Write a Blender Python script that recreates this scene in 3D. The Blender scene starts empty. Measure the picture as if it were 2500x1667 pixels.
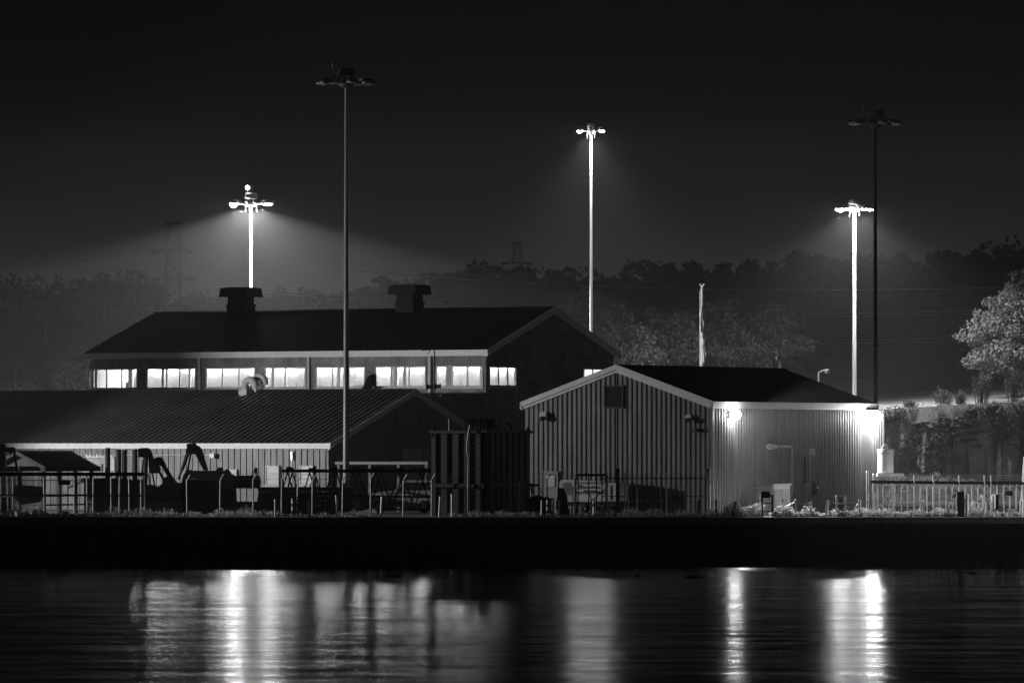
import bpy, math, random
import numpy as np
from mathutils import Vector, Matrix

random.seed(7)
RNG = np.random.default_rng(7)
C = bpy.context.scene.collection
S = bpy.context.scene

# ---------------------------------------------------------------- camera
F, YH, CAMZ = 15000.0, 1085.0, 6.4          # focal length and horizon in photo pixels, camera height above the water
cam = bpy.data.cameras.new('camera')
cam.sensor_width = 36.0
cam.lens = F / 2500 * 36.0
cam.shift_y = (YH - 833.5) / 2500
cam.clip_start, cam.clip_end = 1.0, 5000.0
camo = bpy.data.objects.new('camera', cam)
C.objects.link(camo)
camo.location = (0, 0, CAMZ)
camo.rotation_euler = (math.radians(90), 0, 0)
S.camera = camo

# ---------------------------------------------------------------- world, moon, exposure
W = bpy.data.worlds.new('World')
S.world = W
W.use_nodes = True
nt = W.node_tree
nt.nodes.clear()
sky = nt.nodes.new('ShaderNodeTexSky')
sky.sky_type = 'NISHITA'
sky.sun_disc = False
sky.sun_elevation = math.radians(1.0)
sky.sun_rotation = math.radians(235)
bw = nt.nodes.new('ShaderNodeRGBToBW')
bg = nt.nodes.new('ShaderNodeBackground')
bg.inputs['Strength'].default_value = 0.0006
# town glow low over the horizon, fading with elevation
tcw = nt.nodes.new('ShaderNodeTexCoord'); sxw = nt.nodes.new('ShaderNodeSeparateXYZ')
nt.links.new(tcw.outputs['Generated'], sxw.inputs[0])
m1 = nt.nodes.new('ShaderNodeMath'); m1.operation = 'MAXIMUM'; m1.inputs[1].default_value = 0.0
m2 = nt.nodes.new('ShaderNodeMath'); m2.operation = 'MULTIPLY'; m2.inputs[1].default_value = -1 / 0.0100
m3 = nt.nodes.new('ShaderNodeMath'); m3.operation = 'EXPONENT'
nt.links.new(sxw.outputs[2], m1.inputs[0]); nt.links.new(m1.outputs[0], m2.inputs[0]); nt.links.new(m2.outputs[0], m3.inputs[0])
bg2 = nt.nodes.new('ShaderNodeBackground'); bg2.inputs['Strength'].default_value = 0.4
nt.links.new(m3.outputs[0], bg2.inputs[0])
addw = nt.nodes.new('ShaderNodeAddShader')
wo = nt.nodes.new('ShaderNodeOutputWorld')
nt.links.new(sky.outputs[0], bw.inputs[0])
nt.links.new(bw.outputs[0], bg.inputs[0])
nt.links.new(bg.outputs[0], addw.inputs[0]); nt.links.new(bg2.outputs[0], addw.inputs[1])
nt.links.new(addw.outputs[0], wo.inputs[0])

moon = bpy.data.lights.new('moon', 'SUN')
moon.energy = 0.002
moon.angle = math.radians(0.5)
mo = bpy.data.objects.new('moon', moon)
C.objects.link(mo)
mo.rotation_euler = (math.radians(60), 0, math.radians(-55))

S.view_settings.view_transform = 'Standard'
S.view_settings.look = 'None'
S.view_settings.exposure = 0.0
S.view_settings.gamma = 1.0
S.render.engine = 'CYCLES'
S.cycles.use_denoising = True
S.cycles.max_bounces = 5
S.cycles.diffuse_bounces = 2
S.cycles.glossy_bounces = 2
S.cycles.volume_bounces = 0
S.cycles.transparent_max_bounces = 8
S.cycles.sample_clamp_indirect = 4.0
S.cycles.use_light_tree = True
S.cycles.caustics_reflective = False

LENS = 800.0       # radiance of a lit mast lens
WALLLENS = 90.0   # radiance of the two wall lamps
WIN = 1.5           # radiance of the far gable window
STRIP = 90.0        # radiance of the unseen strips added in the upper room for water reflections
SPOT = 4500.0      # watts of each downward lamp in a lit mast
FOG = 0.0005

# ---------------------------------------------------------------- helpers
def P(px, py, Y):
    return Vector(((px - 1250) * Y / F, Y, CAMZ - (py - YH) * Y / F))
def PX(px, Y): return (px - 1250) * Y / F
def PZ(py, Y): return CAMZ - (py - YH) * Y / F
def s_on(px, c, d):
    k = (px - 1250) / F
    return (k * c.y - c.x) / (d.x - k * d.y)
U = Vector((-0.8616, 0.5075, 0))
V = Vector((0.5075, 0.8616, 0))
ZZ = Vector((0, 0, 1))
XX = Vector((1, 0, 0))
YY = Vector((0, 1, 0))
GZ = 2.56           # ground level of the yard
BASE = {}

class MB:
    def __init__(s): s.v = []; s.f = []; s.sm = []
    def add(s, vs, fs, smooth=False):
        n = len(s.v); s.v += [tuple(v) for v in vs]
        s.f += [tuple(i + n for i in f) for f in fs]; s.sm += [smooth] * len(fs)
        return s
    def box(s, c, size, A=XX, B=YY, D=ZZ, taper=1.0):
        c = Vector(c); a, b, d = A * size[0] / 2, B * size[1] / 2, D * size[2] / 2
        t = taper
        vs = [c - a - b - d, c + a - b - d, c + a + b - d, c - a + b - d,
              c - a * t - b * t + d, c + a * t - b * t + d, c + a * t + b * t + d, c - a * t + b * t + d]
        return s.add(vs, [(0, 3, 2, 1), (4, 5, 6, 7), (0, 1, 5, 4), (1, 2, 6, 5), (2, 3, 7, 6), (3, 0, 4, 7)])
    def bar(s, p, q, w, h=None, side=None):
        p, q = Vector(p), Vector(q); d = (q - p); L = d.length
        if L < 1e-6: return s
        d.normalize(); h = h or w
        r = side.normalized() if side else (d.cross(ZZ) if abs(d.z) < 0.95 else d.cross(YY)).normalized()
        u = r.cross(d).normalized()
        return s.box((p + q) / 2, (w, h, L), r, u, d)
    def tube(s, p, q, r0, r1=None, n=10, caps=True):
        return s.path([p, q], [r0, r0 if r1 is None else r1], n, caps)
    def path(s, pts, r, n=8, caps=True):
        pts = [Vector(p) for p in pts]
        if not isinstance(r, (list, tuple)): r = [r] * len(pts)
        vs = []; prev = None
        for i, p in enumerate(pts):
            d = (pts[min(i + 1, len(pts) - 1)] - pts[max(i - 1, 0)]).normalized()
            if prev is None:
                a = d.cross(YY) if abs(d.y) < 0.9 else d.cross(XX)
            else:
                a = prev - d * prev.dot(d)
            a.normalize(); prev = a; b = d.cross(a)
            for k in range(n):
                t = 2 * math.pi * k / n
                vs.append(p + (a * math.cos(t) + b * math.sin(t)) * r[i])
        fs = []
        for i in range(len(pts) - 1):
            for k in range(n):
                k2 = (k + 1) % n
                fs.append((i * n + k, i * n + k2, (i + 1) * n + k2, (i + 1) * n + k))
        s.add(vs, fs, True)
        if caps:
            m = (len(pts) - 1) * n
            s.add([vs[k] for k in range(n)], [tuple(range(n - 1, -1, -1))])
            s.add([vs[m + k] for k in range(n)], [tuple(range(n))])
        return s
    def lathe(s, c, prof, n=16, axis=ZZ, smooth=True):
        c = Vector(c); a = axis.cross(XX) if abs(axis.x) < 0.9 else axis.cross(YY); a.normalize(); b = axis.cross(a)
        vs = []
        for r, z in prof:
            for k in range(n):
                t = 2 * math.pi * k / n
                vs.append(c + axis * z + (a * math.cos(t) + b * math.sin(t)) * max(r, 1e-4))
        fs = [(i * n + k, i * n + (k + 1) % n, (i + 1) * n + (k + 1) % n, (i + 1) * n + k)
              for i in range(len(prof) - 1) for k in range(n)]
        return s.add(vs, fs, smooth)
    def prism(s, pts, ext):
        n = len(pts); vs = [Vector(p) for p in pts]; vs2 = [p + ext for p in vs]
        fs = [tuple(range(n)), tuple(range(2 * n - 1, n - 1, -1))]
        fs += [(i, i + n, (i + 1) % n + n, (i + 1) % n) for i in range(n)]
        return s.add(vs + vs2, fs)
    def outline(s, pxs, Y, th):
        return s.prism([P(x, y, Y) for x, y in pxs], Vector((0, th, 0)))
    def ribbed(s, o, along, up, L, h, normal, pitch=0.305, depth=0.032, rw=0.05, sw=0.03, flip=False):
        """a sheet of trapezoid ribs; h is a height or a function of the distance along the sheet"""
        hf = h if callable(h) else (lambda t: h)
        prof = [(0.0, 0.0)]
        k = 0
        while k * pitch < L:
            t = k * pitch + pitch * 0.35
            for dt, d in ((0, 0), (sw, depth), (sw + rw, depth), (2 * sw + rw, 0)):
                if t + dt < L: prof.append((t + dt, d))
            k += 1
        prof.append((L, 0.0))
        vs = []
        for t, d in prof:
            b = Vector(o) + along * t + normal * d
            vs += [b, b + up * hf(t)]
        fs = [(2 * i, 2 * i + 2, 2 * i + 3, 2 * i + 1) for i in range(len(prof) - 1)]
        return s.add(vs, fs)
    def build(s, name, mat, parent=None, base=None):
        me = bpy.data.meshes.new(name)
        if parent is not None: b = BASE[parent.name]
        elif base is not None: b = Vector(base)
        else: b = Vector((0, 0, 0))
        me.from_pydata([(v[0] - b.x, v[1] - b.y, v[2] - b.z) for v in s.v], [], s.f)
        me.polygons.foreach_set('use_smooth', s.sm)
        me.materials.append(mat); me.update()
        o = bpy.data.objects.new(name, me); C.objects.link(o)
        if parent is not None: o.parent = parent
        else: o.location = b
        BASE[o.name] = b
        return o

def tag(o, label=None, cat=None, group=None, kind=None):
    if label: o['label'] = label
    if cat: o['category'] = cat
    if group: o['group'] = group
    if kind: o['kind'] = kind
    return o
def thing(name, base, label, cat, group=None):
    o = bpy.data.objects.new(name, None); C.objects.link(o)
    o.location = base; o.empty_display_size = 0.3
    BASE[o.name] = Vector(base)
    return tag(o, label, cat, group)
def copy_tree(o, parent=None):
    c = o.copy(); C.objects.link(c)
    if parent is not None:
        c.parent = parent; c.matrix_parent_inverse = o.matrix_parent_inverse
    BASE[c.name] = BASE.get(o.name, Vector((0, 0, 0)))
    for ch in list(o.children): copy_tree(ch, c)
    return c

# ---------------------------------------------------------------- materials
def mat(name, g, rough=0.6, metal=0.0, var=0.25, scale=3.0, bump=0.0, streak=False, spec=0.5):
    m = bpy.data.materials.new(name); m.use_nodes = True
    t = m.node_tree; b = t.nodes['Principled BSDF']
    b.inputs['Roughness'].default_value = rough
    b.inputs['Metallic'].default_value = metal
    b.inputs['Specular IOR Level'].default_value = spec
    b.inputs['Base Color'].default_value = (g, g, g, 1)
    if var or bump:
        tc = t.nodes.new('ShaderNodeTexCoord'); mp = t.nodes.new('ShaderNodeMapping')
        mp.inputs['Scale'].default_value = (scale * 3, scale * 3, scale * 0.35) if streak else (scale,) * 3
        nz = t.nodes.new('ShaderNodeTexNoise'); nz.inputs['Detail'].default_value = 6; nz.inputs['Scale'].default_value = 1.0
        nz.inputs['Roughness'].default_value = 0.65
        t.links.new(tc.outputs['Object'], mp.inputs[0]); t.links.new(mp.outputs[0], nz.inputs[0])
        mr = t.nodes.new('ShaderNodeMapRange')
        mr.inputs['From Min'].default_value = 0.3; mr.inputs['From Max'].default_value = 0.7
        mr.inputs['To Min'].default_value = g * (1 - var); mr.inputs['To Max'].default_value = g * (1 + var)
        t.links.new(nz.outputs[0], mr.inputs[0]); t.links.new(mr.outputs[0], b.inputs['Base Color'])
        if bump:
            bp = t.nodes.new('ShaderNodeBump'); bp.inputs['Strength'].default_value = bump; bp.inputs['Distance'].default_value = 0.05
            t.links.new(nz.outputs[0], bp.inputs['Height']); t.links.new(bp.outputs[0], b.inputs['Normal'])
    return m
def emit(name, s, detail=False):
    m = bpy.data.materials.new(name); m.use_nodes = True
    t = m.node_tree; t.nodes.clear()
    e = t.nodes.new('ShaderNodeEmission'); o = t.nodes.new('ShaderNodeOutputMaterial')
    e.inputs['Strength'].default_value = s
    t.links.new(e.outputs[0], o.inputs[0])
    if detail:      # what stands in the lit room behind: hangings and racks of uneven brightness
        tc = t.nodes.new('ShaderNodeTexCoord'); mp = t.nodes.new('ShaderNodeMapping')
        mp.inputs['Scale'].default_value = (1.1, 1.1, 0.18)
        n = t.nodes.new('ShaderNodeTexNoise'); n.inputs['Scale'].default_value = 1.0; n.inputs['Detail'].default_value = 4
        mr = t.nodes.new('ShaderNodeMapRange')
        mr.inputs['From Min'].default_value = 0.33; mr.inputs['From Max'].default_value = 0.47
        mr.inputs['To Min'].default_value = 0.03; mr.inputs['To Max'].default_value = 1.0
        t.links.new(tc.outputs['Object'], mp.inputs[0]); t.links.new(mp.outputs[0], n.inputs[0])
        t.links.new(n.outputs[0], mr.inputs[0]); t.links.new(mr.outputs[0], e.inputs['Color'])
    return m
def block_mat(name, g, bw_, bh):
    m = bpy.data.materials.new(name); m.use_nodes = True
    t = m.node_tree; b = t.nodes['Principled BSDF']; b.inputs['Roughness'].default_value = 0.85
    ge = t.nodes.new('ShaderNodeNewGeometry'); sx = t.nodes.new('ShaderNodeSeparateXYZ')
    t.links.new(ge.outputs['Position'], sx.inputs[0])
    def mul(sock, k):
        n = t.nodes.new('ShaderNodeMath'); n.operation = 'MULTIPLY'; n.inputs[1].default_value = k
        t.links.new(sock, n.inputs[0]); return n.outputs[0]
    ad = t.nodes.new('ShaderNodeMath'); ad.operation = 'ADD'
    t.links.new(mul(sx.outputs[0], U.x + V.x), ad.inputs[0]); t.links.new(mul(sx.outputs[1], U.y + V.y), ad.inputs[1])
    cb = t.nodes.new('ShaderNodeCombineXYZ'); t.links.new(ad.outputs[0], cb.inputs[0]); t.links.new(sx.outputs[2], cb.inputs[1])
    br = t.nodes.new('ShaderNodeTexBrick'); br.inputs['Scale'].default_value = 1.0
    br.inputs['Brick Width'].default_value = bw_; br.inputs['Row Height'].default_value = bh; br.inputs['Mortar Size'].default_value = 0.012
    br.inputs['Color1'].default_value = (g * .75,) * 3 + (1,); br.inputs['Color2'].default_value = (g * 1.2,) * 3 + (1,)
    br.inputs['Mortar'].default_value = (g * 2.2,) * 3 + (1,)
    t.links.new(cb.outputs[0], br.inputs[0])
    nz = t.nodes.new('ShaderNodeTexNoise'); nz.inputs['Scale'].default_value = 0.9; nz.inputs['Detail'].default_value = 6
    t.links.new(ge.outputs['Position'], nz.inputs[0])
    mr = t.nodes.new('ShaderNodeMapRange'); mr.inputs['From Min'].default_value = .3; mr.inputs['From Max'].default_value = .7
    mr.inputs['To Min'].default_value = .55; mr.inputs['To Max'].default_value = 1.3
    t.links.new(nz.outputs[0], mr.inputs[0])
    mx = t.nodes.new('ShaderNodeMix'); mx.data_type = 'RGBA'; mx.blend_type = 'MULTIPLY'; mx.inputs[0].default_value = 1
    t.links.new(br.outputs[0], mx.inputs[6]); t.links.new(mr.outputs[0], mx.inputs[7]); t.links.new(mx.outputs[2], b.inputs['Base Color'])
    return m
def glass_mat():
    m = bpy.data.materials.new('window_glass'); m.use_nodes = True
    t = m.node_tree; t.nodes.clear()
    tr = t.nodes.new('ShaderNodeBsdfTransparent'); tr.inputs[0].default_value = (.92, .92, .92, 1)
    gl = t.nodes.new('ShaderNodeBsdfGlossy'); gl.inputs['Roughness'].default_value = .08
    mx = t.nodes.new('ShaderNodeMixShader'); mx.inputs[0].default_value = .06; o = t.nodes.new('ShaderNodeOutputMaterial')
    t.links.new(tr.outputs[0], mx.inputs[1]); t.links.new(gl.outputs[0], mx.inputs[2]); t.links.new(mx.outputs[0], o.inputs[0])
    return m
def leafy(m, f):
    t = m.node_tree; b = t.nodes['Principled BSDF']; o = t.nodes['Material Output']; b.inputs['Specular IOR Level'].default_value = .12
    tl = t.nodes.new('ShaderNodeBsdfTranslucent'); mx = t.nodes.new('ShaderNodeMixShader'); mx.inputs[0].default_value = f
    if b.inputs['Base Color'].links: t.links.new(b.inputs['Base Color'].links[0].from_socket, tl.inputs[0])
    t.links.new(b.outputs[0], mx.inputs[1]); t.links.new(tl.outputs[0], mx.inputs[2]); t.links.new(mx.outputs[0], o.inputs[0])
    return m
def mesh_mat(name, g, alpha):
    m = bpy.data.materials.new(name); m.use_nodes = True
    t = m.node_tree; b = t.nodes['Principled BSDF']; b.inputs['Base Color'].default_value = (g, g, g, 1)
    b.inputs['Roughness'].default_value = 0.5; b.inputs['Metallic'].default_value = 0.5
    tc = t.nodes.new('ShaderNodeNewGeometry'); sx = t.nodes.new('ShaderNodeSeparateXYZ'); t.links.new(tc.outputs['Position'], sx.inputs[0])
    outs = []
    for op in ('ADD', 'SUBTRACT'):
        a = t.nodes.new('ShaderNodeMath'); a.operation = op
        t.links.new(sx.outputs[0], a.inputs[0]); t.links.new(sx.outputs[2], a.inputs[1])
        p = t.nodes.new('ShaderNodeMath'); p.operation = 'PINGPONG'; p.inputs[1].default_value = 0.035
        t.links.new(a.outputs[0], p.inputs[0])
        l = t.nodes.new('ShaderNodeMath'); l.operation = 'LESS_THAN'; l.inputs[1].default_value = 0.035 * alpha
        t.links.new(p.outputs[0], l.inputs[0]); outs.append(l.outputs[0])
    mxm = t.nodes.new('ShaderNodeMath'); mxm.operation = 'MAXIMUM'
    t.links.new(outs[0], mxm.inputs[0]); t.links.new(outs[1], mxm.inputs[1]); t.links.new(mxm.outputs[0], b.inputs['Alpha'])
    return m

M = dict(
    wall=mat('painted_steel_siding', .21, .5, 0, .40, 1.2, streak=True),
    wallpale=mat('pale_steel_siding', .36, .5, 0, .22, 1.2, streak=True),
    walldark=mat('grey_steel_siding', .20, .5, 0, .45, 1.2, streak=True),
    roofblack=mat('black_roof_sheet', .014, .7, 0, .3, .6, spec=.2),
    roofgrey=mat('grey_roof_sheet', .13, .38, .3, .3, .5),
    trim=mat('pale_trim', .72, .45, 0, .08, 1.5),
    trim2=mat('grey_trim', .5, .5, 0, .12, 1.5),
    frame=mat('window_frame', .5, .5, 0, .1),
    block=block_mat('concrete_block', .20, .42, .21),
    soldier=block_mat('soldier_course_block', .21, .2, .8),
    conc=mat('concrete', .32, .9, 0, .35, 1.3, .3),
    cap=mat('dark_concrete', .16, .9, 0, .4, 1.3, .3),  # darker concrete for the quay cap
    ground=mat('gravel', .14, .95, 0, .5, .9, .6),
    black=mat('black_iron', .010, .65, 0, .4, 3, spec=.2),
    blackgloss=mat('black_paint', .012, .4, 0, .3, 3),
    vent=mat('dark_vent_sheet', .022, .75, 0, .4, 1.0, spec=.15), lumdark=mat('dark_aluminium', .08, .45, .6, .2),
    dark=mat('dark_steel', .03, .55, .2, .5, 2.0, streak=True),
    tank=mat('dark_sheet_pile_steel', .018, .55, .2, .5, 1.0, streak=True),
    galv=mat('galvanised_steel', .55, .42, .55, .15, 2.0),
    polew=mat('pale_galvanised_pole', .80, .35, .15, .08, .5),
    poled=mat('dark_pole', .22, .45, .2, .2, .5),  # darker than the lit masts' pole, shade put into its colour
    white=mat('white_paint', .78, .45, 0, .12, 2.5),
    cream=mat('cream_paint', .5, .5, 0, .15, 2.5),
    grey=mat('grey_paint', .28, .5, 0, .2, 3),
    glassd=mat('dark_glass', .01, .08, 0, 0),
    tyre=mat('tyre_rubber', .015, .8, 0, .2),
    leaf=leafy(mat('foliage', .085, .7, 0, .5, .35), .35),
    leaflit=leafy(mat('lit_foliage', .20, .6, 0, .4, .5), .4),  # paler foliage copy, lamp light on the big tree put into its colour
    forest=mat('forest_foliage', .025, .9, 0, .6, .12, spec=.05),
    bark=mat('bark', .12, .9, 0, .4, 2, .4),
    weed=leafy(mat('weed_leaves', .45, .6, 0, .4, 2.0), .5),
    shrub=leafy(mat('dry_shrub', .14, .8, 0, .4, 1.0), .4),
    rock=mat('rock', .055, .95, 0, .6, 1.2, .9), gravelpale=mat('pale_gravel', .17, .95, 0, .25, .8, .3),
    hill=mat('hill_soil', .04, 1, 0, .4, .1),
    wire=mat('wire', .5, .45, .5, 0),
    tower=mat('tower_steel', .05, .5, .5, .1),
    flag=mat('flag_cloth', .55, .8, 0, .65, 1.6),
    letter=mat('dark_lettering', .01, .6, 0, 0),
    sheet=mat('quay_sheet_pile', .016, .6, .1, .6, .9, streak=True),
    wood=mat('weathered_timber', .03, .9, 0, .4, 2),
    plaster=mat('white_plaster', .45, .8, 0, .3, .8), strip=emit('hidden_strip_glow', STRIP), glass=glass_mat(),
    lens=emit('lit_lens', LENS), lens2=emit('lit_lens_soft', LENS * 1.2), lens3=emit('lit_lens_strong', LENS * 1.5), wlens=emit('lit_wall_lens', WALLLENS), wlens2=emit('lit_wall_lens_strong', WALLLENS * 1.5),
    beacon=emit('beacon_light', 150.0), yardlens=emit('yard_lens', 300.0),
    lensoff=mat('unlit_lens', .08, .2, 0, .1),
    win=emit('lit_window', WIN, True), win2=emit('dim_window', 0.55, False),
    link=mesh_mat('chainlink', .25, .10),
)

# ---------------------------------------------------------------- setting: water, ground, quay, hills
def water_mat():
    m = bpy.data.materials.new('river_water'); m.use_nodes = True
    t = m.node_tree; b = t.nodes['Principled BSDF']
    b.inputs['Base Color'].default_value = (.004, .004, .004, 1)
    b.inputs['IOR'].default_value = 1.33
    b.inputs['Roughness'].default_value = .18
    b.inputs['Anisotropic'].default_value = .8          # wind ripples run along the quay: the glitter stretches towards the viewer
    tg = t.nodes.new('ShaderNodeCombineXYZ'); tg.inputs[1].default_value = 1.0
    t.links.new(tg.outputs[0], b.inputs['Tangent'])
    tc = t.nodes.new('ShaderNodeTexCoord')
    def noise(sc, scale, det, w):
        mp = t.nodes.new('ShaderNodeMapping'); mp.inputs['Scale'].default_value = sc; mp.inputs['Location'].default_value = (w, w, w)
        n = t.nodes.new('ShaderNodeTexNoise'); n.inputs['Scale'].default_value = scale; n.inputs['Detail'].default_value = det; n.inputs['Roughness'].default_value = .7
        t.links.new(tc.outputs['Object'], mp.inputs[0]); t.links.new(mp.outputs[0], n.inputs[0])
        return n.outputs[0]
    def mad(sock, k, c):
        n = t.nodes.new('ShaderNodeMath'); n.operation = 'MULTIPLY_ADD'; n.inputs[1].default_value = k; n.inputs[2].default_value = c
        t.links.new(sock, n.inputs[0]); return n.outputs[0]
    nx_ = mad(noise((.8, .7, 1), 2.0, 4, 5), .20, -.10)
    ny_ = mad(noise((.16, .22, 1), 1.0, 5, 0), .36, -.18)
    # calm and ruffled patches
    pr = t.nodes.new('ShaderNodeMapRange'); pr.inputs['From Min'].default_value = .36; pr.inputs['From Max'].default_value = .64
    pr.inputs['To Min'].default_value = .135; pr.inputs['To Max'].default_value = .24
    t.links.new(noise((.13, .30, 1), 1.0, 6, 20), pr.inputs[0]); t.links.new(pr.outputs[0], b.inputs['Roughness'])
    cb = t.nodes.new('ShaderNodeCombineXYZ'); cb.inputs[2].default_value = 1.0
    t.links.new(nx_, cb.inputs[0]); t.links.new(ny_, cb.inputs[1])
    nm = t.nodes.new('ShaderNodeVectorMath'); nm.operation = 'NORMALIZE'; t.links.new(cb.outputs[0], nm.inputs[0])
    t.links.new(nm.outputs[0], b.inputs['Normal'])
    return m
QY = 325.0
mb = MB(); mb.add([(-470, -15, 0), (470, -15, 0), (470, QY + .6, 0), (-470, QY + .6, 0)], [(0, 1, 2, 3)])
tag(mb.build('water', water_mat()), 'dark river with long blurred light reflections', kind='structure')
mb = MB(); mb.add([(-470, QY + .9, GZ), (470, QY + .9, GZ), (470, 1085, GZ), (-470, 1085, GZ)], [(0, 1, 2, 3)])
tag(mb.build('ground', M['ground']), 'gravel yard behind the quay', kind='structure')

q = thing('quay_wall', (0, QY, 0), 'long black steel sheet pile quay wall rising from the water', 'quay wall')
mb = MB(); mb.ribbed(Vector((-300, QY + .3, -1.4)), XX, ZZ, 600, 3.75, -YY, pitch=.8, depth=.2, rw=.28, sw=.12)
mb.build('sheet_piling', M['sheet'], q)
mb = MB(); mb.box((0, QY + .42, 2.39), (600, .96, .34)); mb.build('concrete_cap', M['cap'], q)

# far hill: terrain under the wood
RIDGE = [(-400, 690), (0, 695), (50, 690), (100, 690), (190, 668), (270, 672), (350, 700), (420, 688), (530, 682), (620, 690), (700, 665), (760, 680),
         (850, 672), (950, 662), (1000, 650), (1100, 622), (1150, 614), (1250, 626), (1350, 634), (1450, 622), (1505, 660), (1560, 616),
         (1640, 628), (1720, 618), (1800, 600), (1860, 622), (1920, 592), (1970, 588), (2050, 604), (2150, 596), (2250, 576), (2340, 608),
         (2400, 574), (2500, 566), (2900, 560)]
rx = [a for a, b in RIDGE]; ry = [b for a, b in RIDGE]
RY = 900.0
def ridge_z(X):                          # height of the tree tops along the ridge line
    return CAMZ + (YH - np.interp(X / RY * F + 1250, rx, ry)) * RY / F
def hill_z(X, Y):
    top = ridge_z(X) - 6.5
    t = np.clip((Y - 590) / (RY - 590), 0, 1); t = t * t * (3 - 2 * t) * .35 + t * .65
    z = 2.4 + (top - 2.4) * t
    return np.where(Y > RY, z - (Y - RY) * .05, z)
gx = np.linspace(-230, 230, 116); gy = np.linspace(585, 1060, 60)
vs = []
for y in gy:
    for x in gx:
        vs.append((x, y, float(hill_z(x, y)) + random.uniform(-.4, .4) - (0.5 if y < 592 else 0)))
fs = [(j * 116 + i, j * 116 + i + 1, (j + 1) * 116 + i + 1, (j + 1) * 116 + i) for j in range(59) for i in range(115)]
mb = MB(); mb.add(vs, fs, True); tag(mb.build('hills', M['hill']), 'wooded hill rising behind the yard', kind='structure')

def leaf_mesh(name, cen, size, material, parent=None, base=None, up=0.0):
    """many small leaf faces round the given centres"""
    n = len(cen)
    a = RNG.normal(size=(n, 3)); a /= np.linalg.norm(a, axis=1)[:, None]
    b = RNG.normal(size=(n, 3)); b[:, 2] += up; b -= a * np.sum(a * b, axis=1)[:, None]; b /= np.linalg.norm(b, axis=1)[:, None]
    s = np.asarray(size).reshape(-1, 1) * RNG.uniform(.6, 1.3, (n, 1))
    off = BASE[parent.name] if parent is not None else Vector(base or (0, 0, 0))
    c = cen - np.array(off)
    v = np.empty((n, 4, 3)); v[:, 0] = c - b * s; v[:, 1] = c + a * s * .55; v[:, 2] = c + b * s; v[:, 3] = c - a * s * .55
    me = bpy.data.meshes.new(name)
    me.vertices.add(n * 4); me.vertices.foreach_set('co', v.reshape(-1).astype(np.float32))
    me.loops.add(n * 4); me.loops.foreach_set('vertex_index', np.arange(n * 4, dtype=np.int32))
    me.polygons.add(n); me.polygons.foreach_set('loop_start', np.arange(0, n * 4, 4, dtype=np.int32))
    try: me.polygons.foreach_set('loop_total', np.full(n, 4, dtype=np.int32))
    except Exception: pass
    me.materials.append(material); me.update(calc_edges=True); me.validate()
    o = bpy.data.objects.new(name, me); C.objects.link(o)
    if parent is not None: o.parent = parent
    else: o.location = off
    BASE[o.name] = off
    return o
def crown_pts(c, rad, nclump, nleaf, rc, flat=.25):
    """leaf centres: clumps spread through an uneven ellipsoid, mostly near its skin"""
    out = []
    for k in range(nclump):
        d = RNG.normal(size=3); d /= np.linalg.norm(d)
        if d[2] < -flat: d[2] *= .4
        r = RNG.uniform(.45, 1.0) ** .6
        cc = np.array(c) + d * np.array(rad) * r * RNG.uniform(.8, 1.12)
        q = RNG.normal(size=(nleaf, 3)); q /= np.linalg.norm(q, axis=1)[:, None]
        q *= (RNG.uniform(.2, 1, (nleaf, 1)) ** .5) * rc * RNG.uniform(.6, 1.3) * np.array([1.15, 1.15, .75])
        out.append(cc + q)
    return np.concatenate(out)

# the far wood: one mass nobody could count
pts = []; sz = []
def add_crown(x, y, ztop, r, h):
    k = int(20 + r * 4)
    p = crown_pts((x, y, ztop - h), (r, r, h), k, 22, r * .32)
    pts.append(p); sz.append(np.full(len(p), .50))
px = -260.0
while px < 2760:                          # the skyline row
    y = RY + random.uniform(-12, 12); r = random.uniform(2.6, 5.0)
    x = PX(px, y); zt = float(ridge_z(x * RY / y)) + random.uniform(-3.0, -.7)
    add_crown(x, y, zt, r, random.uniform(3.5, 5.5))
    px += r * random.uniform(.5, .95) / y * F * 1.0
for k in range(420):                      # the slope below it
    y = random.uniform(610, 890); x = PX(random.uniform(-150, 2650), y)
    r = random.uniform(2.6, 4.6)
    cap_ = CAMZ + (float(ridge_z(x * RY / y)) - CAMZ) * y / RY - 3.2          # never above the skyline row
    add_crown(x, y, min(float(hill_z(x, y)) + random.uniform(6, 9.5), cap_), r, random.uniform(3.5, 6))
tag(leaf_mesh('forest', np.concatenate(pts), np.concatenate(sz), M['forest']), 'dark far-off wood covering the hill behind the yard', 'wood', kind='stuff')

# embankment and terrace at the right
def emb_z(x, y):
    lip = 8.55 + max(0, (x - 22)) * .055
    foot = GZ + 1.5 + .25 * math.sin(x * .5)
    if y <= 408: return GZ - .2
    if y < 429.6: return GZ - .2 + (foot - GZ + .2) * ((y - 408) / 21.6) ** 1.3
    if y < 432: return foot + (lip - foot) * ((y - 429.6) / 2.4) ** .8
    return lip + (y - 432) * (.020 + max(0, x - 22) * .0006)
nx, ny = 240, 130
def rknoise(x, y): 
    return math.sin(x * .8 + 3 * math.sin(y * .31)) * .5 + math.sin(x * .33 + y * .9) * .6 + math.sin(x * 1.9 - y * 1.3 + 2 * math.sin(x * .4)) * .3 + math.sin(x * 4.1 + 2.2 * math.sin(y * 1.1)) * .18
vs = []
ys = [400 + 29 * (j / 27) for j in range(27)] + [429 + 5 * (j / 63) for j in range(64)] + [434 + 130 * ((j + 1) / 39) ** 1.3 for j in range(39)]
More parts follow.
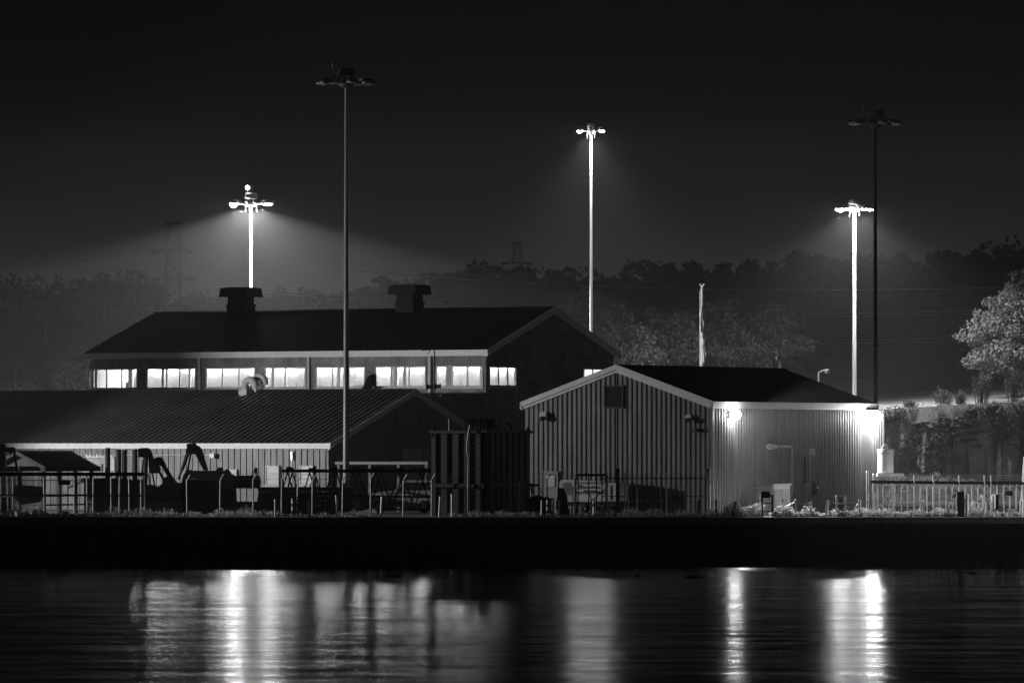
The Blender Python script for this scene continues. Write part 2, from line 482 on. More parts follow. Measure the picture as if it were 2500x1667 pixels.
for j, y in enumerate(ys):
    for i in range(nx):
        x = 12 + 60 * i / (nx - 1)
        z = emb_z(x, y)
        yo = 0
        if 409 < y < 433:
            q_ = z * 1.35 + .55 * rknoise(x * .8, y * .25); fr = q_ - math.floor(q_)       # broken ledges sticking out of the face
            up_ = min(1, max(0, (z - GZ - 1.2) / 3.0)); lipn = max(0, rknoise(x * .55 + 2.3 * math.floor(q_), 3.0 * math.floor(q_)) + .25)
            yo = -(fr ** 2) * .3 * lipn * (.25 + .75 * up_) - .08 * rknoise(x * 2.3, z * 4) - .10 * rknoise(x * 4.7 + 2, z * 7); z += random.uniform(-.03, .03); y += yo * min(1, max(0, (432.2 - y) / 1.0))
        else: z += random.uniform(-.02, .02)
        if i < 3 or j >= len(ys) - 1: z = min(z, GZ - .3)
        vs.append((x, y, z))
fs = [(j * nx + i, j * nx + i + 1, (j + 1) * nx + i + 1, (j + 1) * nx + i) for j in range(len(ys) - 1) for i in range(nx - 1)]
mb = MB(); mb.add(vs, fs, True)
def face_y(x, z):                         # where the bank face stands at this height
    lo_, hi_ = 402.0, 433.0
    for _ in range(18):
        m_ = (lo_ + hi_) / 2
        if emb_z(x, m_) < z: lo_ = m_
        else: hi_ = m_
    return lo_
for k in range(1500):                     # broken slabs of rock standing out of the face
    x = random.uniform(18, 47); st = random.random() ** 1.7
    top_ = 8.4 + max(0, x - 22) * .055
    z = top_ - .15 - st * 4.4; z = z * .45 + .55 * (round((z - .045 * x) / .5) * .5 + .045 * x) + .15 * math.sin(x * .9 + z)
    if rknoise(x * .6 + 9, z * 1.7) < -.1 + .5 * st: continue
    w_ = random.uniform(.12, .8) * random.uniform(.5, 1); d_ = random.uniform(.14, .38); h_ = random.uniform(.05, .16); n = 7
    c_ = Vector((x, face_y(x, z), z)); rot = random.uniform(-.12, .12)
    rim = []
    for i in range(n):
        a_ = 2 * math.pi * i / n + random.uniform(-.3, .3); r_ = random.uniform(.75, 1.1)
        rim.append((w_ * .6 * r_ * math.cos(a_), d_ * r_ * math.sin(a_)))
    tl = random.uniform(.15, .55); vt = [c_ + Vector((a, b_, h_ * .5 + rot * a + tl * b_ + random.uniform(-.03, .03))) for a, b_ in rim]; vb = [c_ + Vector((a * .85, b_ * .8 + .1, -h_ * .5 + rot * a)) for a, b_ in rim]
    mb.add(vt + vb, [tuple(range(n)), tuple(range(2 * n - 1, n - 1, -1))] + [(i, i + n, (i + 1) % n + n, (i + 1) % n) for i in range(n)])
tag(mb.build('embankment', M['rock']), 'ledged rock bank with a level gravel top right of the shed', kind='structure')

gx_ = [16 + 1.0 * i for i in range(40)]; vs = []
for y in (433.6, 440, 448, 458, 470, 486):
    for x in gx_: vs.append((x, y + (.4 * math.sin(x * 1.3) if y < 434 else 0), emb_z(x, y) + .06))
n_ = len(gx_); mb = MB(); mb.add(vs, [(j * n_ + i, j * n_ + i + 1, (j + 1) * n_ + i + 1, (j + 1) * n_ + i) for j in range(5) for i in range(n_ - 1)], True)
tag(mb.build('road', M['gravelpale']), 'pale gravel track along the top of the rock bank', kind='structure')

# ---------------------------------------------------------------- buildings
def gable_walls(c, g, gw, l, L, ze, slope, pitch, ribs=True, depth=.032, half=None):
    mb = MB()
    half = half or gw / 2
    h = lambda t: (ze - GZ) + slope * min(t, 2 * half - t)
    b = Vector((c.x, c.y, GZ - .15))
    hh = lambda t: h(t) + .15
    if ribs:
        mb.ribbed(b, g, ZZ, half, hh, -l, pitch, depth)
        mb.ribbed(b + g * half, g, ZZ, gw - half, lambda t: hh(t + half), -l, pitch, depth)
        mb.ribbed(b, l, ZZ, L, ze - GZ + .15, -g, pitch, depth)
    else:
        mb.add([b, b + g * half, b + g * gw, b + g * gw + ZZ * hh(gw), b + g * half + ZZ * hh(half), b + ZZ * hh(0)], [(0, 1, 2, 3, 4, 5)])
        mb.add([b, b + l * L, b + l * L + ZZ * hh(0), b + ZZ * hh(0)], [(0, 1, 2, 3)])
    f = b + l * L
    mb.add([f, f + g * half, f + g * gw, f + g * gw + ZZ * hh(gw), f + g * half + ZZ * hh(half), f + ZZ * hh(0)], [(0, 1, 2, 3, 4, 5)])
    e = b + g * gw
    mb.add([e, e + l * L, e + l * L + ZZ * hh(gw), e + ZZ * hh(gw)], [(0, 1, 2, 3)])
    return mb
def gable_roof(c, g, gw, l, L, ze, slope, oh, ohg, pitch, depth, rw=.05, half=None):
    mb = MB(); half = half or gw / 2; k2 = gw - half + oh
    up = (g + ZZ * slope); k = (half + oh)
    n1 = (ZZ - g * slope).normalized(); n2 = (ZZ + g * slope).normalized()
    o = Vector((c.x, c.y, ze)) - l * ohg - g * oh - ZZ * slope * oh + n1 * .05
    mb.ribbed(o, l, up, L + 2 * ohg, k, n1, pitch, depth, rw)
    o2 = Vector((c.x, c.y, ze)) - l * ohg + g * (gw + oh) + ZZ * slope * (2 * half - gw - oh) + n2 * .05
    mb.ribbed(o2, l, (-g + ZZ * slope), L + 2 * ohg, k2, n2, pitch, depth, rw)
    for o_, u_, n_, k in ((o, up, n1, k), (o2, -g + ZZ * slope, n2, k2)):          # soffit side of the sheet
        a = o_ - n_ * .03; q_ = l * (L + 2 * ohg)
        mb.add([a, a + q_, a + q_ + u_ * k, a + u_ * k], [(0, 1, 2, 3)])
    r = Vector((c.x, c.y, ze)) + g * half + ZZ * (slope * half + .05 + depth + .02)
    a = r - l * ohg
    for sgn, u_ in ((1, -(g + ZZ * slope)), (1, (g - ZZ * slope))):      # ridge cap
        u2 = u_.normalized() * .28
        mb.add([a, a + l * (L + 2 * ohg), a + l * (L + 2 * ohg) + u2, a + u2], [(0, 1, 2, 3)])
    return mb
def gable_trim(c, g, gw, l, L, ze, slope, oh, ohg, hgt, second=True, half=None):
    """fascia along the near eave and up the near gable"""
    mb = MB(); half = half or gw / 2
    base = Vector((c.x, c.y, ze)) - l * (ohg + .03)
    lo = base - g * oh - ZZ * slope * oh; pk = base + g * half + ZZ * slope * half; hi = base + g * (gw + oh) + ZZ * slope * (2 * half - gw - oh)
    for a, b_ in ((lo, pk), (hi, pk)):
        d = (b_ - a)
        mb.prism([a + ZZ * .09, b_ + ZZ * .09, b_ - ZZ * (hgt * .55), a - ZZ * (hgt * .55)], l * .05)
        if second:
            mb.prism([a + l * .06 - ZZ * (hgt * .5), b_ + l * .06 - ZZ * (hgt * .5), b_ + l * .06 - ZZ * hgt, a + l * .06 - ZZ * hgt], l * .08)
    e0 = lo - g * .03; e1 = e0 + l * (L + 2 * ohg + .06)
    mb.prism([e0 + ZZ * .07, e0 - ZZ * (hgt * .85), e0 + g * .10 - ZZ * (hgt * .85), e0 + g * .12 + ZZ * .03], e1 - e0)
    h0 = hi + g * .03
    mb.prism([h0 + ZZ * .07, h0 - ZZ * (hgt * .85), h0 - g * .10 - ZZ * (hgt * .85), h0 - g * .12 + ZZ * .03], e1 - e0)
    return mb
def window(parent, o, along, nrm, w, h, panes, pane_mat, fw=.06, fr=None, depth=.10, sill=True):
    """o = lower left corner on the wall; frame > pane, sill"""
    fr = fr or M['frame']
    mb = MB(); cx = o + along * w / 2
    d = depth
    def piece(a0, a1, z0, z1, t):
        mb.box(o + along * (a0 + a1) / 2 + ZZ * (z0 + z1) / 2 + nrm * t / 2, (a1 - a0, t, z1 - z0), along, nrm, ZZ)
    piece(0, w, h - fw, h, d); piece(0, w, 0, fw, d); piece(0, fw, fw, h - fw, d - .004); piece(w - fw, w, fw, h - fw, d - .004)
    xs = panes if isinstance(panes, (list, tuple)) else [k / panes for k in range(1, panes)]
    for t in xs: piece(w * t - fw * .45, w * t + fw * .45, fw, h - fw, d - .008)
    win = mb.build('window', fr, parent)
    mb = MB(); mb.box(cx + ZZ * h / 2 + nrm * .03, (w - fw * 1.6, .02, h - fw * 1.6), along, nrm, ZZ)
    mb.build('pane', pane_mat, win)
    if sill:
        mb = MB(); mb.box(cx - ZZ * .05 + nrm * (d / 2 + .03), (w + .1, d + .06, .09), along, nrm, ZZ)
        mb.build('sill', M['trim2'], win)
    return win
def letters(text, o, along, upv, size, material, parent, name='lettering', bold=0.0, base=None):
    cu = bpy.data.curves.new('lettering_curve', 'FONT'); cu.body = text; cu.size = size; cu.extrude = .006; cu.offset = bold
    tmp = bpy.data.objects.new('lettering_tmp', cu); C.objects.link(tmp)
    dg = bpy.context.evaluated_depsgraph_get(); dg.update()
    me = bpy.data.meshes.new_from_object(tmp.evaluated_get(dg))
    bpy.data.objects.remove(tmp)
    nrm = along.cross(upv).normalized(); b = BASE[parent.name]
    R = Matrix((along, upv, nrm)).transposed().to_4x4()
    me.transform(Matrix.Translation(Vector(o) - b) @ R)
    me.materials.clear(); me.materials.append(material)
    ob = bpy.data.objects.new(name, me); C.objects.link(ob); ob.parent = parent; BASE[ob.name] = b
    return ob

# --- right shed
cS = Vector((PX(1738, 335), 335, 0)); sw = 11.9; sL = 19.5; szE = 8.72; slope = .335
shed = thing('metal_shed', (cS.x, cS.y, GZ), 'corrugated metal shed with black gable roof lit by two wall lamps', 'shed')
shed_wall = gable_walls(cS, U, sw, V, sL, szE, slope, .305, depth=.055).build('wall', M['wall'], shed)
gable_roof(cS, U, sw, V, sL, szE, slope, .12, .1, .6, .03).build('roof', M['roofblack'], shed)
gable_trim(cS, U, sw, V, sL, szE, slope, .14, .1, .36).build('fascia', M['trim'], shed)
mb = MB(); nS = -V                       # corner trims and projecting end bay
mb.box(cS + ZZ * ((szE + GZ) / 2 - .1) - V * .04 - U * .04, (.16, .16, szE - GZ - .2), U, V)
mb.build('corner_trim', M['wall'], shed)
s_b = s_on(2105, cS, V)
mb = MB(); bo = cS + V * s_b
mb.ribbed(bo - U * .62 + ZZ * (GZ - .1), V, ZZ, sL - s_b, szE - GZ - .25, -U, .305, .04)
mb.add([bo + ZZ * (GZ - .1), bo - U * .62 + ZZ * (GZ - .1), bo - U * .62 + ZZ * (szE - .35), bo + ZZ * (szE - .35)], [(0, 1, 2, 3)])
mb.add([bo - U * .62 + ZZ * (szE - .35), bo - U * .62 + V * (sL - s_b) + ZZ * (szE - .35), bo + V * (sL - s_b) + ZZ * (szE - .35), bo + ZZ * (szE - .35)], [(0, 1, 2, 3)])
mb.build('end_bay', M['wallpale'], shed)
def on_gable(px, c, g): return c + g * s_on(px, c, g)
def wall_pt(px, py, c, d):
    p = c + d * s_on(px, c, d); return Vector((p.x, p.y, PZ(py, p.y)))
a = wall_pt(1523, 995, cS, U); b_ = wall_pt(1478, 942, cS, U)      # louvred gable vent
w_ = (Vector((a.x, a.y, 0)) - Vector((b_.x, b_.y, 0))).length; h_ = b_.z - a.z
mb = MB(); cc = (a + b_) / 2 - V * .08
mb.box(cc + ZZ * (h_ / 2), (w_ + .12, .12, .08), U, V); mb.box(cc - ZZ * (h_ / 2), (w_ + .12, .12, .08), U, V)
for sg in (-1, 1): mb.box(cc + U * sg * w_ / 2, (.07, .11, h_), U, V)
vent = mb.build('gable_vent', M['dark'], shed)
mb = MB()
for k in range(11):
    z = -h_ / 2 + h_ * (k + .5) / 11
    mb.box(cc + ZZ * z, (w_ - .08, .03, .1), U, (V + ZZ * .6).normalized(), (ZZ - V * .6).normalized())
mb.build('louvre', M['dark'], vent)

def wall_lamp(px, py, c, d, nrm, lit, label, sc=1.0, lens=None):
    p = wall_pt(px, py, c, d) + nrm * .06
    t = thing('wall_lamp', p, label, 'wall lamp', 'lamps on the metal shed walls')
    mb = MB(); mb.box(p + nrm * .12, (.42 * sc, .2, .26 * sc), d, nrm, ZZ, .9)
    mb.box(p + nrm * .02, (.3 * sc, .06, .4 * sc), d, nrm)
    h = mb.build('housing', M['cream'] if not lit else M['grey'], t)
    mb = MB()
    if lit:
        mb.lathe(p + nrm * .30 - ZZ * .02, [(.02, -.20 * sc), (.15 * sc, -.17 * sc), (.23 * sc, -.05 * sc), (.23 * sc, .06 * sc), (.14 * sc, .17 * sc), (.02, .2 * sc)], 14)
    else:
        mb.lathe(p + nrm * .26 - ZZ * .17, [(.06, -.14), (.16, -.10), (.19, .0), (.17, .1), (.02, .12)], 14)
    mb.build('lens', (lens or M['wlens']) if lit else M['lensoff'], t)
    if lit:
        ld = bpy.data.lights.new('wall_flood', 'SPOT'); ld.energy = 14000 * sc; ld.spot_size = math.radians(115); ld.spot_blend = .35; ld.shadow_soft_size = .15
        lo = bpy.data.objects.new('lamp_bulb', ld); C.objects.link(lo); lo.parent = t; lo.location = nrm * .62 - ZZ * .05
        lo.rotation_euler = (nrm - ZZ * .55).to_track_quat('-Z', 'Y').to_euler()
    return t
wall_lamp(1330, 1014, cS, U, -V, False, 'unlit wall lamp under the eave at the left of the shed gable', 1.1)
wall_lamp(1684, 1018, cS, U, -V, False, 'unlit wall lamp on the shed gable close to the lit near corner', .8)
wall_lamp(1780, 1012, cS, V, -U, True, 'glaring lit wall lamp on the shed side beside its near corner', 1.4)
wall_lamp(2122, 1018, cS - U * .62, V, -U, True, 'glaring lit wall lamp at the far right end of the shed', 1.8, M['wlens2'])
p = wall_pt(1703, 1050, cS, U) - V * .1
mb = MB(); mb.box(p, (.5, .16, .12), U, V); mb.box(p - V * .1, (.22, .2, .2), U, V)
tag(mb.build('camera_bracket', M['dark'], None, p), 'small dark bracket box on the shed gable below the unlit lamp', 'bracket')

# fittings on the shed's long side
t = thing('exhaust_pipe', wall_pt(1923, 1180, cS, V) - U * .2, 'grey exhaust pipe bent along the shed side wall above the white cabinet', 'pipe')
A_ = wall_pt(1867, 1090, cS, V) - U * .25; B_ = wall_pt(1917, 1090, cS, V) - U * .25; E_ = wall_pt(1923, 1100, cS, V) - U * .25; D_ = wall_pt(1923, 1250, cS, V) - U * .25
mb = MB(); mb.path([A_, B_, (B_ + E_) / 2 + V * .02 + ZZ * .04, E_, D_], .10, 10); mb.build('pipe', M['grey'], t)
mb = MB(); mb.tube(A_, A_ + (B_ - A_) * .32, .17, .15, 12); mb.build('muffler', M['cream'], t)
p = wall_pt(1970, 1193, cS, V) - U * .12
t = thing('electrical_panel', p, 'grey electrical panel with meter on the lit shed wall', 'electrical panel')
mb = MB(); mb.box(p - V * .1, (.62, .22, .72), V, U); mb.build('cabinet', M['grey'], t)
mb = MB(); mb.lathe(p + V * .55 - U * .02 - ZZ * .05, [(.02, .26), (.15, .24), (.17, 0), (.17, -.1)], 14, -U); mb.build('meter', M['dark'], t)
mb = MB(); mb.box(p + V * .28 - U * .16, (.3, .16, .68), V, U); mb.build('switch_box', M['black'], t)
mb = MB(); c1 = wall_pt(1974, 1185, cS, V) - U * .1; c2 = wall_pt(1974, 1110, cS, V) - U * .1
mb.tube(c1, c2, .035); mb.tube(c2 + ZZ * .02, c2 + V * .55 + ZZ * .02, .03); mb.build('conduit', M['galv'], t)
mb = MB(); mb.box(c2 + ZZ * .18 - U * .1, (.3, .22, .36), V, U); mb.build('weatherhead', M['cream'], t)
mb = MB(); c3 = wall_pt(1961, 1115, cS, V); c4 = wall_pt(1961, 1180, cS, V); mb.tube(c3 - U * .1, c4 - U * .1, .05); mb.build('conduit', M['black'], t)  # black tube drawn for the conduit's shadow line on the wall

# vent door on the shed gable
p = wall_pt(1348, 1186, cS, U) - V * .1
t = thing('vent_door', Vector((p.x, p.y, GZ)), 'pale door with a slatted vent in the shed gable wall', 'door')
mb = MB(); mb.box((p.x, p.y, (GZ + PZ(1151, p.y)) / 2), (.92, .1, PZ(1151, p.y) - GZ), U, V); mb.box(Vector((p.x, p.y, PZ(1151, p.y))), (1.02, .16, .05), U, V)
mb.build('door_leaf', M['grey'], t)
mb = MB()
for k in range(9):
    mb.box(Vector((p.x, p.y, PZ(1162 + k * 3.0, p.y))) - V * .08, (.55, .03, .06), U, (V + ZZ * .5).normalized(), (ZZ - V * .5).normalized())
mb.build('vent_slats', M['white'], t)

# --- low long building at left
cL = Vector((PX(802, 355), 355, 0)); lw = 18.5; lL = 34.0; lzE = 6.48; ld_ = 15.9
low = thing('long_shed', (cL.x, cL.y, GZ), 'long low metal building with grey ribbed roof and bright fascia', 'building')
gable_walls(cL, V, ld_, U, lL, lzE, .335, .42, depth=.06, half=lw / 2).build('wall', M['walldark'], low)
gable_roof(cL, V, ld_, U, lL, lzE, .335, .2, .25, .43, .06, .07, half=lw / 2).build('roof', M['roofgrey'], low)
gable_trim(cL, V, ld_, U, lL, lzE, .335, .22, .25, .3, half=lw / 2).build('fascia', M['trim'], low)
for px, py0, py1, pxr, mm in ((652, 1136, 1184, 685, 'win2'), (735, 1136, 1184, 768, 'win2'), (553, 1145, 1172, 582, 'win2')):
    a = wall_pt(pxr, py1, cL, U); b_ = wall_pt(px, py0, cL, U)
    ww = (Vector((a.x, a.y)) - Vector((b_.x, b_.y))).length
    o = a - V * .05
    w1 = window(low, o, U, -V, ww, b_.z - a.z, 1, M[mm], .07, M['trim2'], .16)
    mb = MB(); mb.box(o + U * ww / 2 + ZZ * ((b_.z - a.z) * .55) - V * .08, (ww, .08, .06), U, V); mb.build('meeting_rail', M['trim2'], w1)
mb = MB()                                 # roller door in the gable
a = wall_pt(980, 1182, cL, V); b_ = wall_pt(1027, 1093, cL, V); gl = (Vector((b_.x, b_.y)) - Vector((a.x, a.y))).length
for k in range(22):
    z = GZ + (b_.z - GZ) * (k + .5) / 22
    mb.box(Vector(((a.x + b_.x) / 2, (a.y + b_.y) / 2, z)) + U * -.1, (gl, .05, (b_.z - GZ) / 22 * .82), V, U)
rd = mb.build('roller_door', M['cream'], low)
mb = MB(); o = Vector((b_.x, b_.y, 0)); mb.box(o + V * .45 - U * .12 + ZZ * ((GZ + b_.z) / 2), (.45, .2, b_.z - GZ), V, U)
mb.build('door_jamb', M['cream'], rd)
# porch in front of the gable
pY = 352.0
mb = MB(); cz = PZ(1130, pY)
pa, pb = P(818, 1130, pY), P(1044, 1130, pY)
t = thing('porch_canopy', (pa.x, pY, GZ), 'flat pale porch canopy on posts before the low building gable', 'canopy')
mb.box((pa + pb) / 2, (pb.x - pa.x, .12, .16)); mb.box((pa + pb) / 2 + Vector((0, .9, .02)), (pb.x - pa.x - .04, 1.7, .1)); mb.build('canopy_roof', M['trim'], t)
for px in (826, 902, 972, 1040):
    q = P(px, 1130, pY); mb = MB(); mb.box((q.x, pY + .06, (GZ + cz - .08) / 2), (.14, .14, cz - .08 - GZ)); mb.build('post', M['trim2'], t)
# gooseneck roof vents
def roof_pt(c, g, l, px, f, ze, sl, gw):     # a point on the near slope at fraction f from eave to ridge
    q = c + g * (gw / 2 * f); s = s_on(px, q, l); r = q + l * s
    return Vector((r.x, r.y, ze + sl * gw / 2 * f))
for k, (px, f, lab) in enumerate(((598, .93, 'front gooseneck duct arching out of the low roof ridge'), (622, 1.0, 'rear gooseneck duct half hidden behind the first on the low roof'))):
    q = roof_pt(cL, V, U, px, f, lzE, .335, lw)
    t = thing('gooseneck_vent', q, lab, 'roof vent', 'gooseneck ducts on the low roof')
    mb = MB(); R_ = .36; pts = [q - ZZ * .2, q + ZZ * .55]
    for i in range(1, 9):
        th = math.pi * i / 8; pts.append(q + ZZ * (.55 + R_ * math.sin(th)) - U * (R_ - R_ * math.cos(th)))
    pts.append(pts[-1] - ZZ * .15)
    mb.path(pts, .21, 14); mb.build('duct', M['cream'], t)
    mb = MB(); mb.box(q + ZZ * .12, (.55, .55, .4), U, V); mb.build('curb', M['trim2'], t)
# conduit with floodlight along the low wall
a = wall_pt(150, 1110, cL, U) - V * .12; b_ = wall_pt(525, 1110, cL, U) - V * .12
mb = MB(); mb.tube(Vector((a.x, a.y, a.z)), Vector((b_.x, b_.y, a.z)), .03, None, 6); 
t = thing('wall_conduit', b_, 'thin pale conduit with a small floodlight along the low building wall', 'conduit')
mb.build('conduit', M['galv'], t)
mb = MB(); mb.box(Vector((b_.x, b_.y, a.z)) - V * .12, (.3, .25, .2), U, V); mb.box(Vector((b_.x, b_.y, a.z - .14)) - V * .14, (.26, .2, .06), U, V); mb.build('floodlight', M['white'], t)
a = wall_pt(716, 1250, cL, U) - V * .15; b_ = wall_pt(716, 1100, cL, U) - V * .15
mb = MB(); mb.tube(Vector((a.x, a.y, GZ)), b_, .035, None, 6); mb.box(b_ - ZZ * .3, (.12, .1, .5), U, V)
tag(mb.build('vent_pipe', M['galv'], None, (a.x, a.y, GZ)), 'slim upright vent pipe against the low wall between two windows', 'pipe')

# --- block hall behind
cH = Vector((PX(1187, 371), 371, 0)); hw = 15.6; hL = 29.0; hzE = CAMZ + (YH - 852) * 371 / F
hall = thing('block_hall', (cH.x, cH.y, GZ), 'tall block hall with black roof and a row of brightly lit windows', 'building')
hz0, hz1 = PZ(945, 371), PZ(892, 371); TH = .16
HW = [(s_on(a1, cH, U), s_on(a0, cH, U), fl) for a0, a1, fl in ((217, 337, [.1, .37, .68]), (359, 480, [.335, .67]), (503, 625, [.335, .67]), (647, 748, [.5]), (772, 893, [.335, .67]), (917, 1041, [.335, .67]), (1065, 1180, [.335, .67]))]
gw0, gw1 = s_on(1192, cH, V), s_on(1261, cH, V)
mb = MB(); pk = hzE + .335 * hw / 2
def hbox(a0, a1, z0, z1): mb.box(cH + U * (a0 + a1) / 2 + V * TH / 2 + ZZ * (z0 + z1) / 2, (a1 - a0, TH, z1 - z0), U, V)
hbox(TH, hL, GZ - .2, hz0); hbox(TH, hL, hz1, hzE)
edges = [TH] + [v for a, b_, _ in reversed(HW) for v in (a, b_)] + [hL]
for k in range(0, len(edges), 2):
    if edges[k + 1] - edges[k] > .02: hbox(edges[k], edges[k + 1], hz0, hz1)
def gpoly(pts): mb.prism([cH + V * a + ZZ * z for a, z in pts], U * TH)
gpoly([(0, GZ - .2), (hw, GZ - .2), (hw, hz0), (0, hz0)]); gpoly([(0, hz0), (gw0, hz0), (gw0, hz1), (0, hz1)]); gpoly([(gw1, hz0), (hw, hz0), (hw, hz1), (gw1, hz1)])
gpoly([(0, hz1), (hw, hz1), (hw, hzE), (hw / 2, pk), (0, hzE)])
f_ = cH + U * hL
mb.add([f_ + ZZ * (GZ - .2), f_ + V * hw + ZZ * (GZ - .2), f_ + V * hw + ZZ * hzE, f_ + V * hw / 2 + ZZ * pk, f_ + ZZ * hzE], [(0, 1, 2, 3, 4)])
e_ = cH + V * hw
mb.add([e_ + U * TH + ZZ * (GZ - .2), e_ + U * hL + ZZ * (GZ - .2), e_ + U * hL + ZZ * hzE, e_ + U * TH + ZZ * hzE], [(0, 1, 2, 3)])
mb.build('wall', M['block'], hall)
# the lit upper room behind the windows
fz, cz_ = hz0 - .9, hz1 + .72; D_ = 4.6
o_ = cH + U * (TH + .05) + V * (TH + .05); o2 = cH + U * (hL - .1) + V * (TH + .05)
mb = MB()
mb.box(cH + U * hL / 2 + V * D_ + ZZ * (fz + cz_) / 2, (hL - .5, .08, cz_ - fz), U, V); mb.box(cH + U * hL / 2 + V * D_ / 2 + ZZ * (fz - .05), (hL - .5, D_ - .4, .08), U, V)
mb.box(cH + U * hL / 2 + V * D_ / 2 + ZZ * (cz_ + .05), (hL - .5, D_ - .4, .08), U, V); mb.box(cH + U * (hL - .4) + V * D_ / 2 + ZZ * (fz + cz_) / 2, (.08, D_ - .5, cz_ - fz - .1), U, V)
mb.build('inner_room', M['plaster'], hall)
for a0, a1, _ in HW:
    mb = MB(); mb.box(cH + U * (a0 + a1) / 2 + V * 4.42 + ZZ * (hz1 + .36), ((a1 - a0) * .98, .12, .6), U, V); mb.build('hidden_strip_light', M['strip'], hall)  # unseen strips, placed and sized for their reflection in the water
rr_ = random.Random(4)
for a0, a1, _ in HW:
    for k in range(rr_.choice([2, 3, 3, 4])):
        c_ = a0 + (a1 - a0) * rr_.random(); wd_ = rr_.choice([.1, .14, .22, .3, .5]); tall = rr_.random() < .6
        z1_ = hz1 + .3 if tall else hz0 + rr_.uniform(.1, .55)
        mb = MB(); mb.box(cH + U * c_ + V * rr_.uniform(.7, 2.2) + ZZ * (fz + z1_) / 2, (wd_, .12, z1_ - fz), U, V); mb.build('column' if tall else 'rack', M[rr_.choice(['plaster', 'trim2', 'grey'])], hall)
gable_roof(cH, V, hw, U, hL, hzE, .335, .3, .3, .43, .05, .06).build('roof', M['roofblack'], hall)
gable_trim(cH, V, hw, U, hL, hzE, .335, .32, .3, .34).build('fascia', M['trim'], hall)
for s0, s1, n in HW: window(hall, cH + U * s0 + ZZ * hz0, U, -V, s1 - s0, hz1 - hz0, [1 - v for v in n], M['glass'], .10, depth=.06)
window(hall, cH + V * gw0 + ZZ * hz0, V, -U, gw1 - gw0, hz1 - hz0, [.34, .67], M['glass'], .13, depth=.06)
s0 = s_on(1420, cH, V); s1 = s_on(1492, cH, V); window(hall, cH + V * s0 + ZZ * hz0, V, -U, s1 - s0, hz1 - hz0, [.34, .67], M['win'], .12)
mb = MB(); mb.box(cH + U * hL / 2 - V * .02 + ZZ * (hz1 + .32), (hL - .1, .04, .5), U, V); mb.build('soldier_course', M['soldier'], hall)
for px in (490, 756, 1052):
    s0 = s_on(px, cH, U); q = cH + U * s0 - V * .14
    mb = MB(); mb.box(q + ZZ * ((GZ + hzE - .3) / 2), (.17, .14, hzE - .3 - GZ), U, V); mb.build('downspout', M['trim2'], hall)
# roof ventilators
for px, lab in ((588, None), (1000, None)):
    ridge = cH + V * (hw / 2); s0 = s_on(px, ridge, U); q = ridge + U * s0; rz = hzE + .335 * hw / 2
    mb = MB(); mb.box((q.x, q.y, rz + .05), (1.3, 1.3, .9), U, V); mb.box((q.x, q.y, rz + .45), (1.42, 1.42, .1), U, V); mb.box((q.x, q.y, rz + .85), (1.2, 1.2, .75), U, V)
    vn = mb.build('roof_ventilator', M['vent'], hall)
    mb = MB(); mb.box((q.x, q.y, rz + 1.24), (2.02, 2.02, .56), U, V, ZZ, .93); mb.box((q.x, q.y, rz + 1.54), (1.5, 1.5, .05), U, V)
    mb.build('hood', M['vent'], vn)
# emblem and lettering on the gable
q = wall_pt(1278, 947, cH, V) - U * .03
mb = MB()
e0 = q
def epoly(pts): mb.prism([e0 + V * a + ZZ * b for a, b in pts], -U * .03)
epoly([(0, 0), (.17, 0), (.17, .36), (.23, .36), (.23, .0), (.34, 0), (.40, .18), (.46, 0), (.57, 0), (.57, .36), (.63, .36), (.63, 0), (.8, 0), (.8, .44), (.74, .44), (.74, .5), (.68, .44), (.6, .40), (.56, .33), (.40, .28), (.24, .33), (.2, .40), (.12, .44), (.06, .5), (.06, .44), (0, .44)])
mb.build('emblem', M['letter'], hall)
letters('US Army Corps', q - ZZ * .20, V, ZZ, .19, M['letter'], hall, 'lettering', .006)
letters('of Engineers', q - ZZ * .38, V, ZZ, .19, M['letter'], hall, 'lettering', .006)

# antenna and loudspeaker mast over the low roof
q = P(1061, 975, 367)
t = thing('antenna_mast', q, 'thin black mast with aerial and two horn loudspeakers above the low roof', 'antenna mast')
top = P(1061, 850, 368); mb = MB(); mb.tube(q - ZZ * .4, top, .035); mb.build('mast', M['black'], t)
mb = MB(); mb.bar(P(1030, 855, 368), P(1098, 851, 368), .05)
for k in range(6):
    c1 = P(1034 + k * 11, 854.7 - k * .6, 368); mb.bar(c1 - YY * .6 - ZZ * .0, c1 + YY * .6, .03)
mb.bar(P(1045, 865, 368), P(1055, 843, 368), .04); mb.build('aerial', M['black'], t)
for a0, a1, yy, r_ in ((1040, 1059, 944, .16), (1060, 1077, 943, .19)):
    mb = MB(); mb.lathe(P(a0, yy, 368), [(.14, 0), (.17, .1), (.1, .22), (.12, (a1 - a0) * 368 / F - .1), (r_, (a1 - a0) * 368 / F)], 12, XX); mb.build('horn', M['black'], t)
mb = MB(); mb.lathe(P(1068, 968, 368), [(.02, 0), (.17, .06), (.2, .14), (.02, .16)], 12, (XX - YY * .6).normalized()); mb.build('dish', M['black'], t)
